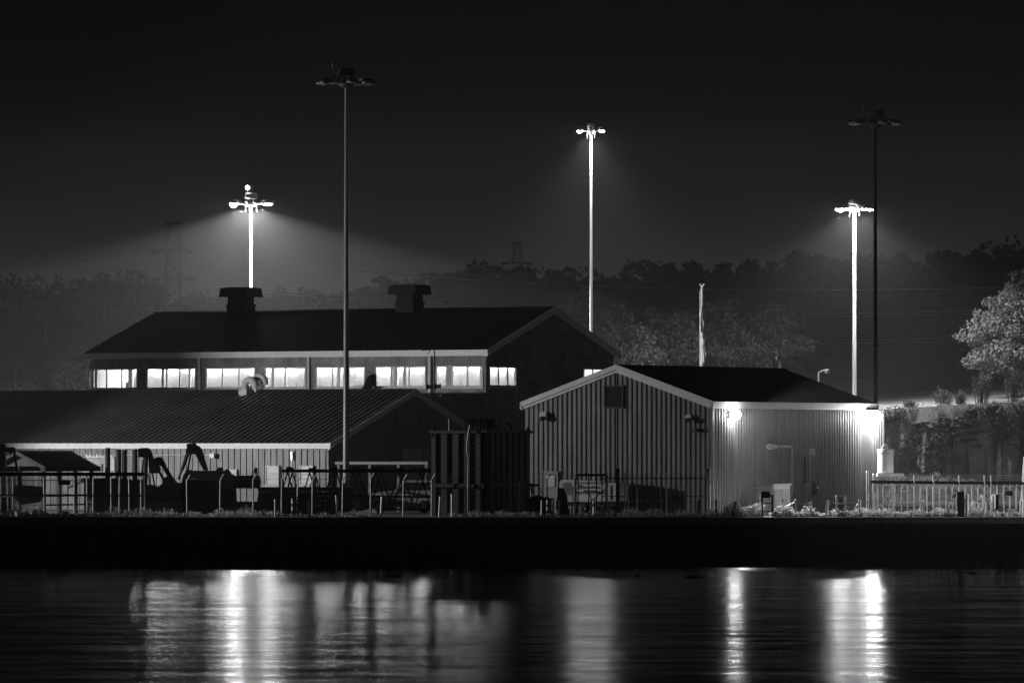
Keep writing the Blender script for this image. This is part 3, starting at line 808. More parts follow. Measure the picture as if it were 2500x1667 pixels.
# ridge items of the right shed
q = cS + U * (sw / 2) + V * s_on(1906, cS + U * (sw / 2), V); q.z = szE + slope * sw / 2 + .08
t = thing('roof_camera', q, 'white dome camera on a small tripod on the shed ridge', 'camera')
mb = MB(); hd = q + ZZ * .62
for a_ in (0, 2.1, 4.2): mb.tube(q + Vector((.14 * math.cos(a_), .14 * math.sin(a_), -.03)), q + ZZ * .42, .02, None, 6)
mb.build('tripod', M['white'], t)
mb = MB(); mb.path([q + ZZ * .4, q + ZZ * .66, q + ZZ * .7 - XX * .08, q + ZZ * .68 - XX * .18], .035, 8); mb.build('bracket', M['white'], t)
mb = MB(); mb.lathe(q + ZZ * .58 - XX * .18, [(.02, -.13), (.09, -.1), (.12, 0), (.09, .09), (.03, .12)], 12); mb.build('dome', M['white'], t)

# ---------------------------------------------------------------- high mast lights
def mast(px, py_top, Y, label, lit=0, sc=1.0, fix=None, r0=.17, r1=.34, tilt=None, zb=GZ, cone=156, polemat=None, watts=SPOT, beacon=False, rod=True, blend=.12):
    top = P(px, py_top, Y); b = Vector((top.x, Y, zb))
    t = thing('high_mast_light', b, label, 'light mast', 'high mast floodlights round the yard')
    zt = top.z
    mb = MB(); H = zt - zb; lv = [0, .34, .341, .7, .701, 1.0]
    rr = [r1, r1 + (r0 - r1) * .34, r1 + (r0 - r1) * .40, r1 + (r0 - r1) * .7, r1 + (r0 - r1) * .76, r0]
    mb.path([(b.x, Y, zb + H * f) for f in lv], rr, 20); mb.path([(b.x, Y, zb), (b.x, Y, zb + .12)], [r1 * 1.6, r1 * 1.6], 16)
    mb.build('pole', polemat or M['polew'], t)
    mb = MB(); R = 1.2 * sc
    ring = [Vector((b.x + R * math.cos(k * math.pi / 12), Y + R * math.sin(k * math.pi / 12), zt)) for k in range(25)]
    mb.path(ring, .06 * sc, 6, False)
    for k in range(6):
        a_ = k * math.pi / 3 + .3; mb.bar((b.x + .12 * math.cos(a_), Y + .12 * math.sin(a_), zt), (b.x + R * math.cos(a_), Y + R * math.sin(a_), zt), .09 * sc, .07 * sc)
    mb.lathe((b.x, Y, zt), [(.2 * sc, -.25), (.45 * sc, -.1), (.45 * sc, .12), (.2, .2)], 14)
    for k in (-1, 1): mb.tube((b.x + k * .42 * sc, Y, zt), (b.x + k * .42 * sc, Y, zt - .5), .025, None, 6)
    mb.build('ring', M['dark'] if not lit else M['grey'], t)  # unlit mast rings and hoods take darker colours for their shade
    mb = MB()
    for a_ in (.5, 2.1, 3.6, 5.2):
        mb.bar((b.x + .12 * math.cos(a_), Y + .12 * math.sin(a_), zt + .1), (b.x + .45 * sc * math.cos(a_), Y + .45 * sc * math.sin(a_), zt + .55 * sc), .06)
        mb.bar((b.x + .43 * sc * math.cos(a_), Y + .43 * sc * math.sin(a_), zt), (b.x + .43 * sc * math.cos(a_), Y + .43 * sc * math.sin(a_), zt + .5 * sc), .05)
    mb.lathe((b.x, Y, zt), [(.52 * sc, .42 * sc), (.50 * sc, .75 * sc), (.42 * sc, .84 * sc), (.01, .86 * sc)], 18)
    mb.build('head_hood', M['dark'] if not lit else M['cream'], t)
    if rod:
        mb = MB(); mb.tube((b.x, Y, zt + .8 * sc), (b.x, Y, zt + 1.6 * sc), .018, .008, 6); mb.build('lightning_rod', M['dark'], t)
    rx_ = b.x - .72 * sc
    mb = MB()
    if not lit: 
        mb.tube((rx_, Y, zt), (rx_, Y, zt + 1.0), .035, None, 8); mb.lathe((rx_, Y, zt + .95), [(.03, 0), (.08, .05), (.08, .22), (.05, .28), (.01, .3)], 10); mb.build('photocell_rod', M['dark'], t)
    elif beacon:
        mb.tube((b.x - .25, Y, zt + .7), (b.x - .25, Y, zt + 1.0), .03, None, 8); bc = mb.build('beacon', M['grey'], t)
        mb = MB(); mb.lathe((b.x - .25, Y, zt + 1.08), [(.02, -.1), (.11, -.06), (.12, .05), (.02, .14)], 12); mb.build('beacon_lens', M['beacon'], bc)
    for k, ang in enumerate(fix):
        th = math.radians(ang); d = Vector((math.cos(th), math.sin(th), 0)); c_ = Vector((b.x, Y, zt)) + d * (R + .18 * sc)
        on = lit and k < lit
        ax = ZZ
        if tilt and k == 0: ax = (ZZ + YY * .5).normalized()
        mb = MB()
        mb.lathe(c_, [(.30 * sc, -.02), (.33 * sc, .06), (.30 * sc, .15), (.16 * sc, .25), (.01, .27)], 16, ax)
        mb.box(c_ - d * .28 * sc + ZZ * .16, (.3 * sc, .24 * sc, .2 * sc), d, ZZ.cross(d), ZZ)
        lum = mb.build('luminaire', M['lumdark'] if not lit else M['grey'], t)  # darker fittings on unlit masts, their shade put into the colour
        mb = MB(); dp = (.26 if k == 0 else .13) if on else .07
        mb.lathe(c_, [(.01, -dp * sc), (.15 * sc, -dp * .85 * sc), (.25 * sc, -dp * .4 * sc), (.285 * sc, -.02)], 16, ax)
        mb.build('lens', (M['lens2'] if lit > 4 else M['lens3'] if beacon else M['lens']) if on else M['lensoff'], lum)
    if lit and watts:
        for k in range(3):
            a_ = math.radians(90 + 120 * k); l_ = bpy.data.lights.new('mast_lamp', 'SPOT'); l_.energy = watts; l_.spot_size = math.radians(cone); l_.spot_blend = blend
            l_.shadow_soft_size = .15; lo = bpy.data.objects.new('lamp_bulb', l_); C.objects.link(lo); lo.parent = t
            lo.location = Vector((1.0 * sc * math.cos(a_), 1.0 * sc * math.sin(a_), zt - zb - .4))
    return t
FX8 = [180, 0, 208, 332, 152, 28, 90, 270]
mast(845, 205, 345, 'tallest unlit light mast rising before the two left buildings', 0, 1.0, [180, 0, 212, 328, 148, 32, 75, 285], .085, .19, polemat=M['poled'])
mast(2137, 303, 379, 'unlit dark light mast behind the right end of the metal shed', 0, 1.0, [180, 0, 212, 328, 148, 32, 75, 285], .085, .16, polemat=M['black'])
mast(613, 498, 415, 'lit light mast with a wide beam behind the block hall roof', 4, .86, FX8, .085, .145, True, watts=SPOT * 4.6, beacon=True, cone=158)
mast(1443, 320, 410, 'lit light mast with a narrow beam beyond the block hall gable', 3, .58, [195, 330, 20, 160], .07, .13, watts=SPOT * 1.5, cone=120, blend=1.0)
mast(2086, 511, 440, 'lit light mast glaring beside the dark mast at right', 6, .82, [205, 335, 235, 305, 170, 10], .10, .16, zb=8.4, watts=SPOT * 2.0, cone=150, blend=.5)

# left yard light stands outside the view; right one is an added quay fill
def yard_light(x, y, z, d, label, watts, aim, cone, blend, soft=.12):
    yl = thing('yard_light', (x, y, GZ), label, 'light pole', 'yard lights beside the buildings')
    mb = MB(); mb.tube((x, y, GZ - 3), (x, y, z), .12, .08, 12); mb.bar((x, y, z - .1), (x + .6 * d, y, z), .07); mb.build('pole', M['poled'], yl)
    c_ = Vector((x + .8 * d, y, z)); mb = MB(); mb.box(c_, (.5, .5, .16)); lum = mb.build('luminaire', M['grey'], yl)
    mb = MB(); mb.box(c_ - ZZ * .1, (.4, .4, .06)); mb.build('lens', M['yardlens'], lum)
    ld = bpy.data.lights.new('yard_lamp', 'SPOT'); ld.energy = watts; ld.spot_size = math.radians(cone); ld.spot_blend = blend; ld.shadow_soft_size = soft
    lo = bpy.data.objects.new('lamp_bulb', ld); C.objects.link(lo); lo.parent = yl; lo.location = c_ - ZZ * .3 - Vector((x, y, GZ))
    lo.rotation_euler = (Vector(aim) - (c_ - ZZ * .3)).to_track_quat('-Z', 'Y').to_euler()
yard_light(-46, 338.8, 10.8, 1, 'yard light pole beyond the left edge shining across the yard', 42000, (-8, 350, 6), 90, .3)
yard_light(38, 324.2, 11.5, -1, 'unseen fill light pole added beyond the right edge for the quay', 8000, (25, 329, 2), 50, .6)

# ---------------------------------------------------------------- pylons and power lines
def pylon(px, py_top, Y, label, sc=1.0):
    top = P(px, py_top, Y); H = top.z - GZ; x0 = top.x
    t = thing('transmission_tower', (x0, Y, top.z - 29.2), label, 'transmission tower', 'lattice transmission towers')
    zb = top.z - 29.2
    def hw(z):      # half width of the body
        f = (z - zb) / 29.2
        return np.interp(f, [0, .6, .78, .888, .95, .985, 1.0], [1.0, .85, .78, .78, .55, .36, .30]) if True else 1
    mb = MB(); zs = list(np.linspace(zb, top.z - .5, 22)); r = .06
    for i in range(len(zs) - 1):
        a, b2 = zs[i], zs[i + 1]; wa, wb = float(hw(a)), float(hw(b2))
        for sx, sy in ((1, 1), (1, -1), (-1, 1), (-1, -1)):
            mb.bar((x0 + sx * wa, Y + sy * wa, a), (x0 + sx * wb, Y + sy * wb, b2), r * 2)
        for sy in (1, -1):
            mb.bar((x0 - wa, Y + sy * wa, a), (x0 + wb, Y + sy * wb, b2), r); mb.bar((x0 + wa, Y + sy * wa, a), (x0 - wb, Y + sy * wb, b2), r)
            mb.bar((x0 - wb, Y + sy * wb, b2), (x0 + wb, Y + sy * wb, b2), r)
        for sx in (1, -1):
            mb.bar((x0 + sx * wa, Y - wa, a), (x0 + sx * wb, Y + wb, b2), r)
    for sx in (1, -1):                    # outer raking members
        mb.path([(x0 + sx * 1.08, Y, top.z - 3.2), (x0 + sx * .88, Y, top.z - 1.9), (x0 + sx * .68, Y, top.z - .9), (x0 + sx * .42, Y, top.z - .3), (x0 + sx * .05, Y, top.z)], r * .8, 5); mb.bar((x0 + sx * 1.05, Y, top.z - 6.3), (x0 + sx * .82, Y, top.z - 4.6), r * 1.6)
    mb.build('lattice_body', M['tower'], t)
    for dz, hl in ((.25, .85), (3.3, 1.45), (6.4, 1.45)):
        mb = MB(); z = top.z - dz
        for sy in (-.6, .6): mb.bar((x0 - hl, Y + sy, z), (x0 + hl, Y + sy, z), .16)
        mb.bar((x0 - hl, Y, z + .25), (x0 + hl, Y, z + .25), .06)
        for sx in (-hl, hl): mb.bar((x0 + sx, Y - .68, z), (x0 + sx, Y + .68, z), .1); mb.bar((x0 + sx, Y, z - .05), (x0 + sx, Y, z + .3), .08)
        mb.build('crossarm', M['tower'], t)
    for dz in (3.3, 6.4):
        for sx in (-1, 1):
            z = top.z - dz
            mb = MB()
            for k in (0, .35):
                mb.lathe((x0 + sx * 1.4, Y - k, z + .05 - k * .6), [(.05, 0)] + [(.15 if j % 2 else .06, .11 * j) for j in range(1, 11)] + [(.03, 1.25)], 8, Vector((sx, -.1, -.08)).normalized())
            mb.build('insulator', M['tower'], t)
    return t
pylon(423, 542, 700, 'lattice transmission tower in the haze left of the lit mast')
pylon(1263, 592, 985, 'faint lattice tower top just above the wooded ridge')
def wire(pts, Y, label, twin=.25, r=.022):
    P3 = [P(x, y, Y) for x, y in pts]
    xs = [p.x for p in P3]; zs = [p.z for p in P3]
    cf = np.polyfit(xs, zs, min(3, len(xs) - 1))
    fine = [Vector((x, Y, float(np.polyval(cf, x)))) for x in np.linspace(xs[0], xs[-1], 26)]
    mb = MB(); mb.path(fine, r, 5)
    if twin: mb.path([p - ZZ * twin - YY * .02 for p in fine], r, 5)
    tag(mb.build('power_line', M['wire'], None, fine[0]), label, 'power line', 'power lines crossing the hillside')
wire([(470, 616), (720, 645), (985, 672), (1480, 698), (1910, 707), (2520, 700)], 600, 'uppermost power line sagging across the wooded hill', .05)
wire([(470, 684), (985, 738), (1460, 757), (1910, 768), (2520, 754)], 600, 'twin power line crossing the hill midway up', .28)
wire([(1300, 812), (1490, 819), (1910, 829), (2520, 818)], 600, 'lowest twin power line just above the roofs', .28)
wire([(375, 613), (190, 635), (-40, 655)], 690, 'power line leaving the upper arm of the tower leftwards', 0, .03)
wire([(370, 681), (190, 705), (-40, 727)], 690, 'power line leaving the lower arm of the tower leftwards', .3)

# flagpole, street lamp
fY = 414.0; ft = P(1714, 703, fY)
t = thing('flagpole', (ft.x, fY, GZ), 'white flagpole behind the shed roof', 'flagpole')
mb = MB(); mb.tube((ft.x, fY, GZ), ft, .12, .09, 12); mb.build('pole', M['polew'], t)
mb = MB(); mb.tube((ft.x - .12, fY - .05, GZ + 1), (ft.x - .13, fY - .05, ft.z - .2), .03, None, 5); mb.build('halyard', M['white'], t)
mb = MB(); mb.lathe(ft + ZZ * .05, [(.01, .1), (.07, .05), (.07, -.05), (.01, -.1)], 10)
for a_ in (-.5, .5): mb.tube(ft, ft + Vector((a_ * .3, 0, .28)), .03, .05, 6)
mb.build('finial', M['white'], t)
def droop(name, x0, ytop, ybot, wmax, label, seed, side=0):
    r_ = random.Random(seed); n = 22; cols = 17; vs = []
    for i in range(n):
        f = i / (n - 1); z = PZ(ytop + (ybot - ytop) * f, fY)
        wv = wmax * (0.35 + .65 * math.sin(math.pi * min(1, f * 1.15) * .9)) * (1 - .2 * f)
        for k in range(cols):
            u = k / (cols - 1)
            x = x0 + side * wmax * .5 + (u - .5) * wv * (1 + .15 * math.sin(9 * f + k)) ; y = fY - .15 - .14 * math.sin(u * 19 + f * 4 + seed) - .06 * math.sin(7 * u - 6 * f)
            vs.append((x, y, z - .12 * math.sin(u * 6 + seed) * (1 if i in (0, n - 1) else .4)))
    fs = [(i * cols + k, i * cols + k + 1, (i + 1) * cols + k + 1, (i + 1) * cols + k) for i in range(n - 1) for k in range(cols - 1)]
    mb = MB(); mb.add(vs, fs, True)
    tag(mb.build(name, M['flag'], None, (ft.x, fY, PZ(ytop, fY))), label, 'flag', 'flags on the flagpole')
droop('flag', ft.x, 750, 814, .38, 'large flag hanging limp on the upper flagpole', 3)
droop('flag', ft.x + .12, 830, 882, .26, 'smaller plain flag hanging low on the flagpole', 8, .3)
sY = 430.0; sp = P(1998, 960, sY); tp = P(1999, 911, sY)
t = thing('street_lamp', (sp.x, sY, GZ), 'pale street lamp with bent arm behind the shed roof', 'street lamp')
mb = MB(); mb.tube((tp.x, sY, GZ), tp, .09, .07, 10); mb.path([tp - ZZ * .05, tp + ZZ * .04, P(2010, 904, sY), P(2017, 903, sY)], .055, 8); mb.build('pole', M['white'], t)
mb = MB(); hd = P(2019, 905, sY); mb.lathe(hd, [(.02, -.2), (.12, -.15), (.18, -.02), (.16, .06), (.05, .1)], 12); mb.build('lamp_head', M['white'], t)

# terrace fence, posts and shrubs on the bank
t = thing('terrace_fence', P(2190, 1010, 440), 'thin wire fence along the top of the rock bank', 'fence')
fp = [(2187, 989, 1025), (2252, 985, 1020), (2319, 978, 1004), (2390, 974, 1000), (2470, 970, 996), (2540, 966, 990)]
for px, y0, y1 in fp:
    mb = MB(); b_ = P(px, y1, 437); mb.tube((b_.x, 437, emb_z(b_.x, 437) - .1), P(px, y0, 437), .035, None, 8); mb.build('post', M['galv'], t)
mb = MB()
for dy in (0, 8, 16): mb.path([P(2128, 990 + dy, 437)] + [P(px, y0 + dy, 437) for px, y0, y1 in fp], .012, 4)
mb.build('wire_strand', M['wire'], t)
b_ = P(2184, 1020, 436); mb = MB(); mb.box((b_.x, 436, (emb_z(b_.x, 436) + PZ(992, 436)) / 2), (.16, .16, PZ(992, 436) - emb_z(b_.x, 436))); mb.bar(P(2140, 1007, 436), P(2184, 1007, 436), .07)
tag(mb.build('barrier_post', M['white'], None, b_), 'white barrier post with rail on top of the bank by the shed', 'barrier')
b_ = P(2266, 1004, 445); mb = MB(); mb.tube((b_.x, 445, emb_z(b_.x, 445)), P(2266, 997, 445), .11, None, 12); mb.lathe(P(2266, 997, 445), [(.11, 0), (.08, .06), (.01, .08)], 12)
tag(mb.build('bollard', M['white'], None, b_), 'short white bollard beyond the terrace fence', 'bollard')
for k, (px, py, w, h, lab) in enumerate(((2310, 1008, 2.2, 1.3, 'wide twiggy shrub behind the middle of the terrace fence'), (2395, 1005, 1.6, 2.3, 'taller twiggy shrub on the bank below the big tree'),
                            (2478, 998, 1.3, 2.2, 'twiggy shrub on the bank top at the right edge'), (2222, 1026, 1.0, .6, 'low shrub at the bank lip near the shed'), (2345, 1022, .9, 1.0, 'small shrub hanging over the bank lip'))):
    q = P(px, py, 435); q.z = emb_z(q.x, 435) - .05
    t = thing('shrub', q, lab, 'shrub', 'shrubs on the rock bank')
    mb = MB(); L_ = []
    for i in range(34):
        a_ = random.uniform(0, 6.28); r_ = random.uniform(0, w / 2); tipp = q + Vector((r_ * math.cos(a_) * 1.2, r_ * math.sin(a_) * .6, h * random.uniform(.6, 1.05)))
        b0 = q + Vector((r_ * .7 * math.cos(a_), r_ * .4 * math.sin(a_), 0)); mb.tube(b0, tipp, .018, .006, 4, False)
        for j in range(26):
            f = random.uniform(.3, 1); L_.append(np.array(b0.lerp(tipp, f)) + RNG.normal(size=3) * .08)
    mb.build('stems', M['shrub'], t); leaf_mesh('foliage', np.array(L_), np.full(len(L_), .055), M['shrub'], t, up=1.0)

# scrub clinging to the bank
L_ = []
for k in range(1500):
    x = random.uniform(18, 46); y = 432 - (2.6 * random.random() if random.random() < .7 else 20 * random.random()); n = random.randint(6, 22)
    if rknoise(x * .7 + 4, y * .9) < -.3: continue
    c_ = np.array((x, y, emb_z(x, y) + .12)); L_.append(c_ + RNG.normal(size=(n, 3)) * np.array([.3, .2, .14]))
L_ = np.concatenate(L_); tag(leaf_mesh('bank_scrub', L_, np.full(len(L_), .10), M['shrub'], up=.4), 'low scrub and creepers covering the rock bank', 'scrub', kind='stuff')

# ---------------------------------------------------------------- trees
def tree(px, py, Y, rad, label, zb=GZ, h=None, nclump=60, nleaf=60, rc=.8, leaf=.16, mm='leaf', lean=0):
    c_ = P(px, py, Y); b = Vector((c_.x + lean, Y, zb))
    t = thing('tree', b, label, 'tree', 'trees behind the buildings')
    mb = MB(); mid = b.lerp(c_, .55) + Vector((random.uniform(-.3, .3), 0, 0))
    r0 = max(.18, rad[2] * .06); mb.path([b - ZZ * .3, b.lerp(mid, .5), mid, c_ + ZZ * rad[2] * .5], [r0 * 1.3, r0, r0 * .75, r0 * .25], 8)
    for k in range(9):
        a_ = random.uniform(0, 6.28); e = c_ + Vector((math.cos(a_) * rad[0] * .75, math.sin(a_) * rad[1] * .75, random.uniform(-.5, .6) * rad[2]))
        s_ = b.lerp(c_, random.uniform(.45, .95)); mb.path([s_, s_.lerp(e, .5) + ZZ * .3, e], [r0 * .4, r0 * .25, r0 * .1], 5)
    mb.build('trunk', M['bark'], t)
    p_ = crown_pts(tuple(c_), rad, nclump, nleaf, rc); leaf_mesh('crown', p_, np.full(len(p_), leaf), M[mm], t)
    return t
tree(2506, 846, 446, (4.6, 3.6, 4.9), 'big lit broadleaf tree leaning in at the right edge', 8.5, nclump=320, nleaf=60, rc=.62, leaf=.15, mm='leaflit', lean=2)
TR = [(35, 940, 458, (2.82, 2.45, 3.20), 'rounded pale tree at the far left above the low roof'),
      (110, 830, 465, (2.98, 2.60, 3.91), 'slim hazy tree second from the left edge'),
      (175, 790, 472, (2.39, 2.21, 4.41), 'tall hazy tree with knobbly crown left of the block hall'),
      (255, 800, 470, (2.77, 2.40, 4.25), 'broad hazy tree touching the block hall roof edge'),
      (330, 770, 478, (2.75, 2.38, 3.29), 'hazy tree crown just above the hall roof left end'),
      (40, 790, 480, (2.92, 2.55, 3.83), 'dim tree at the left edge under the ridge'),
      (200, 920, 455, (2.08, 1.89, 3.02), 'low dim tree beside the hall left corner'),
      (1445, 810, 452, (2.71, 2.35, 3.25), 'dim tree behind the right slope of the hall gable'),
      (1525, 870, 444, (2.39, 2.21, 2.39), 'lit bushy tree between hall gable and shed ridge'),
      (1640, 850, 456, (2.69, 2.51, 3.05), 'dim tree left of the flagpole'),
      (1790, 840, 460, (3.55, 2.66, 3.55), 'wide dim tree right of the flagpole'),
      (1900, 830, 462, (2.83, 2.30, 3.18), 'dim tree above the roof camera')]
for px, py, Y, rad, lab in TR: tree(px, py, Y, rad, lab, nclump=90, nleaf=46, rc=.7, leaf=.17)

# ---------------------------------------------------------------- fences in the yard
def fence(name, label, posts, Y, ytop, rails, x0, x1, arms=False, meshed=True, base=1256, rr=.06, wires=0, pr=.035, post_mat='galv'):
    q = P(x0, base, Y); t = thing(name, (q.x, Y, GZ), label, 'fence', 'fences along the quay yard')
    for i, px in enumerate(posts):
        yt = ytop + random.uniform(-2, 3); p_ = P(px, yt, Y); mb = MB(); lean = random.uniform(-.03, .03)
        mb.tube((p_.x + lean, Y, GZ - .05), p_, pr, None, 10); mb.lathe(p_, [(pr * 1.25, -.03), (pr * 1.1, .03), (.005, .05)], 8)
        po = mb.build('post', M[post_mat], t)
        if arms:
            mb = MB(); mb.bar(p_, p_ + Vector((.19, -.15, .32)), .045, .03); mb.build('barb_arm', M['galv'], po)
    for k, (ry_, r_, m_) in enumerate(rails):
        mb = MB(); mb.tube(P(x0, ry_, Y + .02), P(x1, ry_, Y + .02), r_, None, 8); mb.build('rail', M[m_], t)
    if wires:
        mb = MB()
        for k in range(wires):
            f = (k + 1) / wires; off = Vector((.19, -.15, .32)) * f
            pts_ = [P(px, ytop, Y) + off + Vector((0, 0, random.uniform(-.02, .02))) for px in posts]
            mb.path(pts_, .008, 4)
        mb.build('barbed_wire', M['galv'], t)
    if meshed:
        a, b_ = P(x0, ytop + 4, Y - .05), P(x1, ytop + 4, Y - .05)
        mb = MB(); mb.add([(a.x, Y - .05, GZ), (b_.x, Y - .05, GZ), (b_.x, Y - .05, b_.z), (a.x, Y - .05, a.z)], [(0, 1, 2, 3)]); mb.build('chainlink_mesh', M['link'], t)
    return t
fence('pipe_fence', 'dark pipe rail fence before the pavilion and standing pipes', [-20, 2, 18, 31, 107, 182, 212, 228, 271, 292, 315, 344, 353], 331, 1160,
      [(1157, .10, 'black'), (1172, .02, 'black'), (1208, .05, 'black')], -40, 352)
fence('chainlink_fence', 'chain link fence with barbed wire arms before the crane and truss', [456, 538, 618, 688, 727, 763, 837, 905, 985, 1054, 1134, 1197, 1267, 1336, 1404], 330.5, 1170,
      [(1170, .015, 'galv')], 456, 1404, True, wires=3)
fence('chainlink_fence', 'chain link fence with thin rails before the corrugated shed gable', [1481, 1526, 1533, 1554, 1627, 1726], 330.8, 1152,
      [(1167, .03, 'dark'), (1211, .025, 'dark')], 1470, 1728, wires=0)
q = P(1508, 1252, 331); mb = MB(); mb.box((q.x, 331, (GZ + PZ(1146, 331)) / 2), (.2, .2, PZ(1146, 331) - GZ)); mb.box((q.x, 331, PZ(1145, 331)), (.26, .26, .1), taper=.6)
tag(mb.build('gate_post', M['black'], None, (q.x, 331, GZ)), 'thick black square post beside the lettered compressor', 'post')
q = P(1731, 1250, 331); mb = MB(); mb.tube((q.x, 331, GZ), P(1731, 1147, 331), .11, None, 14); mb.lathe(P(1731, 1147, 331), [(.13, -.03), (.13, .02), (.08, .08), (.01, .1)], 14)
mb.box(P(1731, 1176, 330.88), (.24, .1, .16)); tag(mb.build('gate_post', M['galv'], None, (q.x, 331, GZ)), 'round topped pale gate post at the near corner of the shed', 'post')
for px, y0, lab in ((2118, 1152, 'slim dark post with a white cap at the shed far end'), (2134, 1158, 'second slim white capped post just right of the shed end')):
    q = P(px, 1252, 331); mb = MB(); mb.tube((q.x, 331, GZ), P(px, y0, 331), .07, None, 10); mb.lathe(P(px, y0, 331), [(.085, -.02), (.085, .02), (.05, .06), (.01, .07)], 10)
    tag(mb.build('gate_post', M['galv'], None, (q.x, 331, GZ)), lab, 'post', 'white capped posts by the shed end')

# gate of upright bars at the right
gY = 330.5
q = P(2130, 1256, gY); t = thing('sliding_gate', (q.x, gY, GZ), 'long gate of pale upright bars under a dark beam at right', 'gate')
mb = MB(); a, b_ = P(2125, 1176, gY + .1), P(2540, 1180, gY + .1); mb.bar(a, b_, .14, .16, YY); mb.build('beam', M['black'], t)
bars = [2142, 2156, 2170] + [2185 + 15.6 * k for k in range(23)]
for i, px in enumerate(bars):
    mb = MB(); ex = 1160 if i in (6, 9, 13, 17, 18) else 1182
    a = P(px, ex, gY); r_ = random.choice([.035, .035, .045, .028]); mb.tube((a.x + random.uniform(-.015, .015), gY, GZ), a, r_, None, 8)
    if i % 2 == 0: mb.lathe((a.x, gY, PZ(1184, gY)), [(.06, -.04), (.06, .04)], 8)
    mb.build('bar', M['galv'], t)
mb = MB()
for y in (1192, 1238): mb.bar(P(2430 if y == 1192 else 2140, y, gY + .08), P(2540, y, gY + .08), .05)
mb.build('rail', M['dark'], t)
for px in (2212, 2275, 2287, 2318, 2342, 2382, 2402, 2440, 2446):
    mb = MB(); mb.bar(P(px, 1174, gY + .1), P(px + 8, 1162, gY + .1) - YY * .15, .05); mb.build('barb_arm', M['black'], t)
mb = MB()
for k in range(4): mb.path([P(px, 1171 - 4 * k + random.uniform(-.6, .6), gY - .04 * k) for px in range(2140, 2545, 40)], .007, 4)
mb.build('barbed_wire', M['galv'], t)
a = P(2463.5, 1203.5, gY - .1); mb = MB(); mb.box(a, (.42, .03, .26)); tag(mb.build('sign_board', M['black'], None, a), 'small black sign board hung on the bar gate', 'sign')
q = P(2497, 1175, gY + .4); mb = MB(); mb.tube((q.x - .12, gY + .4, GZ), (q.x + .1, gY + .4, PZ(1115, gY)), .055, None, 8)
tag(mb.build('leaning_pole', M['white'], None, (q.x, gY + .4, GZ)), 'tall white pole leaning beside the gate at the right edge', 'pole')
# platform with white tank
tY = 334.0; q = P(2162, 1250, tY)
t = thing('white_tank', P(2162, 1155, tY), 'white banded cylinder tank with a gooseneck on top', 'tank')
mb = MB(); c_ = P(2162, 1154, tY); r_ = 20 * tY / F; H = 57 * tY / F; prof = []
for k in range(13):
    z = (H - .2) * k / 13; dz = (H - .2) / 13; prof += [(r_ * .965, z), (r_ * .965, z + .012), (r_ * .99, z + .016), (r_ * .99, z + dz - .01)]
mb.lathe(c_, prof + [(r_ * .99, H - .2)], 30); mb.build('barrel', M['white'], t)
mb = MB(); mb.lathe(c_, [(r_ * 1.0, H - .22), (r_ * 1.04, H - .2), (r_ * 1.04, H + .02), (.01, H + .05)], 30); mb.build('lid', M['white'], t)
mb = MB(); mb.path([P(2152, 1098, tY), P(2158, 1086, tY), P(2166, 1085, tY), P(2166.5, 1089, tY)], .05, 8); mb.lathe(P(2165, 1092, tY), [(.02, .12), (.09, .02), (.1, -.05), (.05, -.1)], 10); mb.build('gooseneck', M['white'], t)
t = thing('tank_stand', (q.x, tY, GZ), 'pale deck on braced legs carrying the white tank', 'platform')
mb = MB(); a, b_ = P(2141, 1159, tY), P(2206, 1159, tY); mb.box((a + b_) / 2, (b_.x - a.x, 1.1, .17)); mb.build('deck', M['white'], t)
for px in (2144, 2180):
    for dy in (-.45, .45):
        a = P(px, 1162, tY + dy); mb = MB(); mb.bar((a.x, a.y, GZ), a, .09); mb.build('leg', M['trim2'], t)
mb = MB(); mb.bar(P(2179, 1195, tY - .5), P(2143, 1243, tY - .5), .07); mb.bar(P(2144, 1185, tY - .5), P(2180, 1185, tY - .5), .06); mb.build('brace', M['galv'], t)

# ---------------------------------------------------------------- left yard: pavilion, pipes, machines
kY = 340.0; ck = Vector((PX(108, kY), kY, 0))
pav = thing('pavilion', (ck.x, kY, GZ), 'small open pavilion with black gable roof and dark posts', 'pavilion')
kw, kL, kz, ks = 3.45, 4.9, 5.2, .45
mb = gable_roof(ck, U, kw, V, kL, kz, ks, .2, .25, .6, .02); mb.build('roof', M['roofblack'], pav)
gable_trim(ck, U, kw, V, kL, kz, ks, .22, .25, .22, False).build('fascia', M['black'], pav)
mb = MB(); half = kw / 2; g0 = Vector((ck.x, ck.y, kz)); mb.prism([g0, g0 + U * kw, g0 + U * half + ZZ * ks * half], V * .06); mb.build('gable_boarding', M['wood'], pav)
for a_, b_ in ((0, 0), (.5, 0), (1, 0), (0, .34), (0, .67), (0, 1), (1, .5), (1, 1)):
    p_ = ck + U * kw * a_ * .94 + U * .1 + V * kL * b_ * .97; mb = MB(); mb.box((p_.x, p_.y, (GZ + kz) / 2), (.17, .17, kz - GZ), U, V); mb.build('post', M['black'], pav)
mb = MB()
for a0, a1 in ((ck + U * .1, ck + U * kw), (ck + U * .1, ck + V * kL + U * .1)):
    mb.bar(a0 + ZZ * (GZ + 1.0), a1 + ZZ * (GZ + 1.0), .09); mb.bar(a0 + ZZ * (GZ + .5), a1 + ZZ * (GZ + .5), .09)
mb.build('railing', M['black'], pav)
a = P(157, 1177, 338); mb = MB(); mb.box(a, (.68, .04, .28)); mb.bar(a - ZZ * 1.5 - XX * .2, a - XX * .2, .06); mb.bar(a - ZZ * 1.5 + XX * .2, a + XX * .2, .06)
tag(mb.build('notice_board', M['black'], None, (a.x, 338, GZ)), 'black notice board on legs beside the pavilion posts', 'board')

